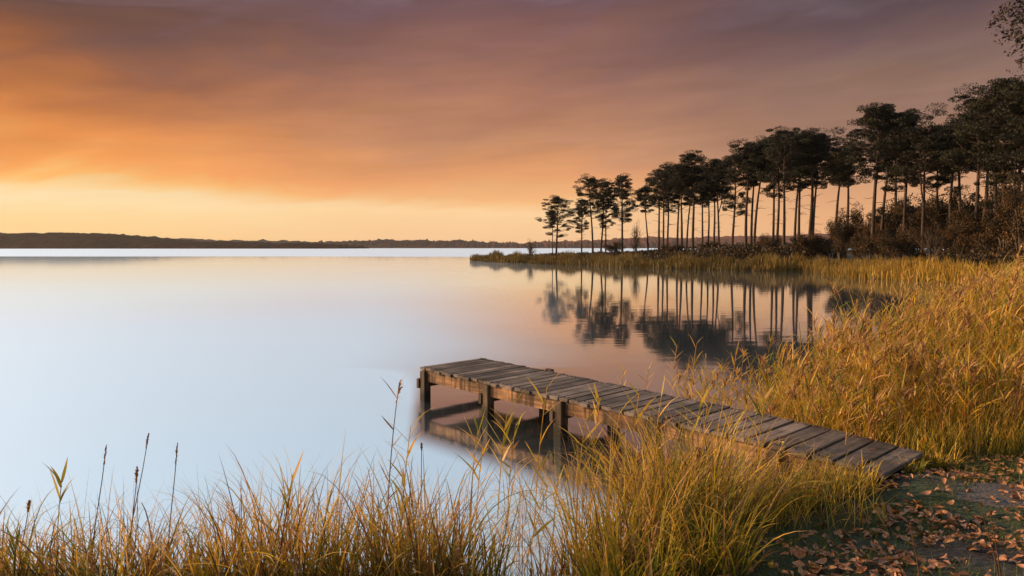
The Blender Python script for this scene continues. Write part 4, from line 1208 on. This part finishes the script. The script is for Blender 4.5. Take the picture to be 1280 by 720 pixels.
NI = 280
rest = Acc()
for i in range(len(x)):
    cname = random.choices(['brown', 'tan', 'yellow'], [0.52, 0.43, 0.05])[0]
    if i < NI:
        drop_leaf((x[i], y[i], z[i] + 0.012), cname, *LAB[cname])
    else:
        V, Fq = LGEO[random.randrange(6)]
        M = Matrix.Rotation(random.uniform(0, 6.28), 3, 'Z') @ Matrix.Rotation(random.gauss(0, 0.35), 3, 'X') @ Matrix.Rotation(random.gauss(0, 0.35), 3, 'Y')
        rest.add(V @ np.array(M).T * random.uniform(0.65, 1.25) + [x[i], y[i], z[i] + 0.012], Fq, 0.5, 0.5)
m_rest = leaf_mat('leaf_litter', (0.18, 0.065, 0.025), (0.58, 0.26, 0.11))
if rest.n: tag(link('leaf_litter', rest.mesh('leaf_litter', m_rest, True)), 'scattered dry brown leaves farther back on the bank', 'leaves', kind='stuff')
# a few leaves on the landing planks
for s, v, cn, lab in ((0.955, 0.55, 'tan', 'tan leaf lying alone on a landing plank'), (0.90, 1.0, 'yellow', 'orange-yellow leaf on the far edge of a plank near the landing'),
                      (0.93, 0.93, 'brown', 'brown leaf on the far edge of the landing planks'), (0.86, 0.06, 'yellow', 'yellow-orange leaf on the near edge of the planks')):
    p = deck_pt(s, v, 0.010)
    drop_leaf(tuple(p), cn, lab, 'leaves on the jetty', 1.0, 0.12)

# ------------------------------------------------------------------ branch hanging in at the top right
def overhang():
    rg = np.random.default_rng(77)
    bx, by = 10.6, 11.0
    g = gz(bx, by)
    o = empty('birch_tree', (bx, by, g), 'dark leafy tree at the right edge whose hanging twigs enter the top corner', 'tree')
    wood, leaf = Acc(), Acc()
    tube(wood, [(0, 0, -0.3), (0.1, 0, 3), (0.0, 0.1, 6), (0.1, 0, 9)], [0.2, 0.16, 0.12, 0.04], 9)
    cs = []
    for px, py in ((1243, 30), (1262, 22), (1255, 45), (1275, 38), (1262, 62), (1285, 60), (1272, 82), (1290, 20), (1300, 45), (1310, 80), (1330, 30), (1350, 70), (1295, 92)):
        tip = at_depth(px, py, by + rg.uniform(-0.4, 0.4)) - np.array([bx, by, g])
        root = np.array([0.0, 0, min(8.6, tip[2] + rg.uniform(0.6, 1.6))])
        m = root * 0.45 + tip * 0.55 + np.array([0, 0, 0.5])
        P = [root, root * 0.75 + m * 0.25 + [0, 0, 0.25], m, tip * 0.8 + m * 0.2 + [0, 0, 0.08], tip]
        tube(wood, P, [0.04, 0.03, 0.018, 0.01, 0.004], 5)
        for q in range(110):
            f = rg.uniform(0.5, 1.0)
            c = m + (tip - m) * (f - 0.5) / 0.5
            cs.append(c + rg.normal(0, 0.10, 3))
    cs = np.array(cs)
    tuft_cloud(leaf, cs, np.full((len(cs), 3), 0.07), 5, 0.05, 0, 1, rg, -0.2, 0.3)
    link('trunk', wood.mesh('trunk', M_TWIG, True), o); link('crown', leaf.mesh('crown', M_TWIGLEAF), o)


overhang()

# ------------------------------------------------------------------ haze in the air over the lake
hm, hnt, hnd, hln = new_mat('evening_haze')
ho = N(hnd, 'ShaderNodeOutputMaterial'); pv = N(hnd, 'ShaderNodeVolumePrincipled')
pv.inputs['Color'].default_value = (0.9, 0.86, 0.84, 1); pv.inputs['Density'].default_value = HAZE
pv.inputs['Anisotropy'].default_value = 0.2
hln.new(pv.outputs[0], ho.inputs['Volume'])
ha = Acc()
hx0, hx1, hy0, hy1, hz0, hz1 = -5200, 5200, -120, 4600, -2.2, 75
ha.add([(x_, y_, z_) for z_ in (hz0, hz1) for x_, y_ in ((hx0, hy0), (hx1, hy0), (hx1, hy1), (hx0, hy1))],
       [(3, 2, 1, 0), (4, 5, 6, 7), (0, 1, 5, 4), (1, 2, 6, 5), (2, 3, 7, 6), (3, 0, 4, 7)], 0, 0)
tag(link('haze', ha.mesh('haze', hm)), 'thin warm evening haze over the whole lake', 'haze', kind='stuff')

# ------------------------------------------------------------------ light
SUN_AZ, SUN_EL = -74.0, 17.0
sun = bpy.data.lights.new('sun', 'SUN')
sun.energy = 5.0
sun.angle = R(0.6)
sun.color = (1.0, 0.66, 0.36)
so = bpy.data.objects.new('sun', sun)
to_sun = Vector((math.sin(R(SUN_AZ)) * math.cos(R(SUN_EL)), math.cos(R(SUN_AZ)) * math.cos(R(SUN_EL)), math.sin(R(SUN_EL))))
so.rotation_euler = to_sun.to_track_quat('Z', 'Y').to_euler()
COL.objects.link(so)


def srgb(r, g, b):
    f = lambda c: (c / 255 / 12.92) if c <= 10 else ((c / 255 + 0.055) / 1.055) ** 2.4
    return (f(r), f(g), f(b))


world = bpy.data.worlds.new('World')
scene.world = world
world.use_nodes = True
nt = world.node_tree; nd = nt.nodes; ln = nt.links
nd.clear()


def math_(op, a=None, b=None, c=None, clamp=False):
    n = N(nd, 'ShaderNodeMath', operation=op, use_clamp=clamp)
    for i, v in enumerate((a, b, c)):
        if v is None: continue
        if isinstance(v, (int, float)): n.inputs[i].default_value = v
        else: ln.new(v, n.inputs[i])
    return n.outputs[0]


def mixc(f, a, b, blend='MIX'):
    n = N(nd, 'ShaderNodeMix', data_type='RGBA', blend_type=blend)
    for key, v in (('Factor', f), ('A', a), ('B', b)):
        if isinstance(v, (int, float)): n.inputs[key].default_value = v
        elif isinstance(v, tuple): n.inputs[key].default_value = (*v, 1)
        else: ln.new(v, n.inputs[key])
    return n.outputs['Result']


def smooth(v, a, b):
    n = N(nd, 'ShaderNodeMapRange'); n.interpolation_type = 'SMOOTHSTEP'
    n.inputs['From Min'].default_value = a; n.inputs['From Max'].default_value = b
    ln.new(v, n.inputs['Value'])
    return n.outputs[0]


tc = N(nd, 'ShaderNodeTexCoord')
sp = N(nd, 'ShaderNodeSeparateXYZ'); ln.new(tc.outputs['Generated'], sp.inputs[0])
az = math_('MULTIPLY', math_('ARCTAN2', sp.outputs['X'], sp.outputs['Y']), 57.29578)
el = math_('MULTIPLY', math_('ARCSINE', sp.outputs['Z']), 57.29578)


def cloud_noise(sa, se, detail, rough=0.55, dist=0.0, shear=0.0, seed=0.0):
    cx = N(nd, 'ShaderNodeCombineXYZ')
    ln.new(math_('MULTIPLY', az, sa), cx.inputs['X'])
    ln.new(math_('MULTIPLY_ADD', az, shear, math_('MULTIPLY', el, se)), cx.inputs['Y'])
    cx.inputs['Z'].default_value = seed
    n = N(nd, 'ShaderNodeTexNoise'); n.inputs['Scale'].default_value = 1.0; n.inputs['Detail'].default_value = detail
    n.inputs['Roughness'].default_value = rough; n.inputs['Distortion'].default_value = dist
    ln.new(cx.outputs[0], n.inputs['Vector'])
    return n.outputs['Fac']


n_big = cloud_noise(0.035, 0.16, 5, 0.5, 0.4, -0.02, 3.1)
n_mid = cloud_noise(0.10, 0.34, 6, 0.52, 0.9, -0.05, 7.7)
n_fine = cloud_noise(0.13, 1.0, 5, 0.52, 0.35, -0.06, 1.3)
warp = math_('ADD', math_('MULTIPLY', math_('SUBTRACT', n_big, 0.5), 9.0), math_('MULTIPLY', math_('SUBTRACT', n_mid, 0.5), 7.0))
warp = math_('MULTIPLY', warp, smooth(el, 1.0, 8.0))
warp = math_('ADD', warp, math_('MULTIPLY', math_('SUBTRACT', n_fine, 0.5), 1.6))
elw = math_('MAXIMUM', math_('ADD', el, warp), 0.0)
fac = math_('DIVIDE', elw, 24.0)


def sky_ramp(stops, dx):
    st = [(math.degrees(math.atan((309.5 - y) / math.hypot(F_PX, dx))) / 24.0, srgb(*c)) for y, c in stops]
    st.sort(key=lambda q: q[0])
    r = ramp(nd, st); ln.new(fac, r.inputs['Fac'])
    return r.outputs['Color']


left = sky_ramp([(309, (252, 200, 122)), (285, (255, 212, 146)), (258, (255, 221, 162)), (243, (255, 226, 176)), (228, (255, 211, 146)), (213, (254, 187, 108)), (196, (248, 164, 88)), (170, (236, 146, 74)), (130, (200, 122, 66)),
                 (80, (150, 92, 62)), (30, (112, 76, 64)), (0, (96, 68, 64)), (-60, (110, 88, 92))], 640)
midc = sky_ramp([(309, (250, 196, 140)), (285, (252, 204, 150)), (262, (255, 212, 158)), (245, (246, 184, 124)), (215, (236, 162, 108)), (180, (206, 146, 106)), (130, (178, 122, 97)), (90, (150, 104, 90)),
                 (45, (132, 92, 88)), (0, (112, 82, 88)), (-60, (118, 100, 110))], 80)
right = sky_ramp([(309, (236, 172, 120)), (280, (236, 172, 120)), (240, (220, 162, 118)), (200, (196, 147, 115)), (150, (160, 121, 102)), (100, (132, 104, 95)), (50, (112, 86, 86)), (0, (90, 72, 78)), (-60, (100, 88, 98))], 500)
low = mixc(smooth(az, -36, -4), left, midc)
low = mixc(smooth(az, -2, 30), low, right)
# soft light and dark streaks in the cloud sheet
st = math_('ADD', math_('MULTIPLY', math_('SUBTRACT', n_mid, 0.5), 0.7), math_('MULTIPLY', math_('SUBTRACT', n_fine, 0.5), 0.5))
st = math_('ADD', math_('MULTIPLY', st, smooth(el, 2.0, 8)), 1.0)
low = mixc(1.0, low, mixc(0.0, (1, 1, 1), (1, 1, 1)), 'MULTIPLY')
vm = N(nd, 'ShaderNodeVectorMath', operation='SCALE'); ln.new(low, vm.inputs[0]); ln.new(st, vm.inputs['Scale'])
low = mixc(smooth(el, 3, 9), vm.outputs[0], mixc(0.09, vm.outputs[0], (0.22, 0.14, 0.12)))
# the glow dies away behind the camera
back = smooth(math_('ABSOLUTE', math_('ADD', az, 30)), 75, 140)
low = mixc(back, low, (0.15, 0.11, 0.09))
# clear sky overhead
sky = N(nd, 'ShaderNodeTexSky', sky_type='NISHITA')
sky.sun_disc = False
sky.sun_elevation = R(SUN_EL)
sky.sun_rotation = R(SUN_AZ)
sky.altitude = 0
sv = N(nd, 'ShaderNodeVectorMath', operation='SCALE'); ln.new(sky.outputs[0], sv.inputs[0]); sv.inputs['Scale'].default_value = 0.09
SKY_GAIN = sv
high = mixc(1.0, sv.outputs[0], (0.19, 0.18, 0.175), 'ADD')
# unseen bright band added above the view to pale the water, dimmer blue overhead
front = math_('DIVIDE', sp.outputs['Z'], math_('MAXIMUM', sp.outputs['Y'], 0.02))
fill_band = math_('MULTIPLY', smooth(front, 0.37, 0.47), math_('SUBTRACT', 1.0, smooth(el, 24, 40)))
fill_band = math_('MULTIPLY', fill_band, math_('SUBTRACT', 1.0, smooth(math_('ABSOLUTE', az), 44, 62)))
high = mixc(fill_band, high, (1.22, 1.86, 2.35))
col = mixc(smooth(front, 0.355, 0.44), low, high)
bg = N(nd, 'ShaderNodeBackground'); bg.inputs['Strength'].default_value = 2 ** -0.5
ln.new(col, bg.inputs['Color'])
wo = N(nd, 'ShaderNodeOutputWorld'); ln.new(bg.outputs[0], wo.inputs['Surface'])

# ------------------------------------------------------------------ render settings
scene.view_settings.view_transform = 'Standard'
scene.view_settings.look = 'None'
scene.view_settings.exposure = 0.5
scene.view_settings.gamma = 1.0
scene.view_settings.use_curve_mapping = False
scene.cycles.max_bounces = 6
scene.cycles.transparent_max_bounces = 6
scene.cycles.use_denoising = True
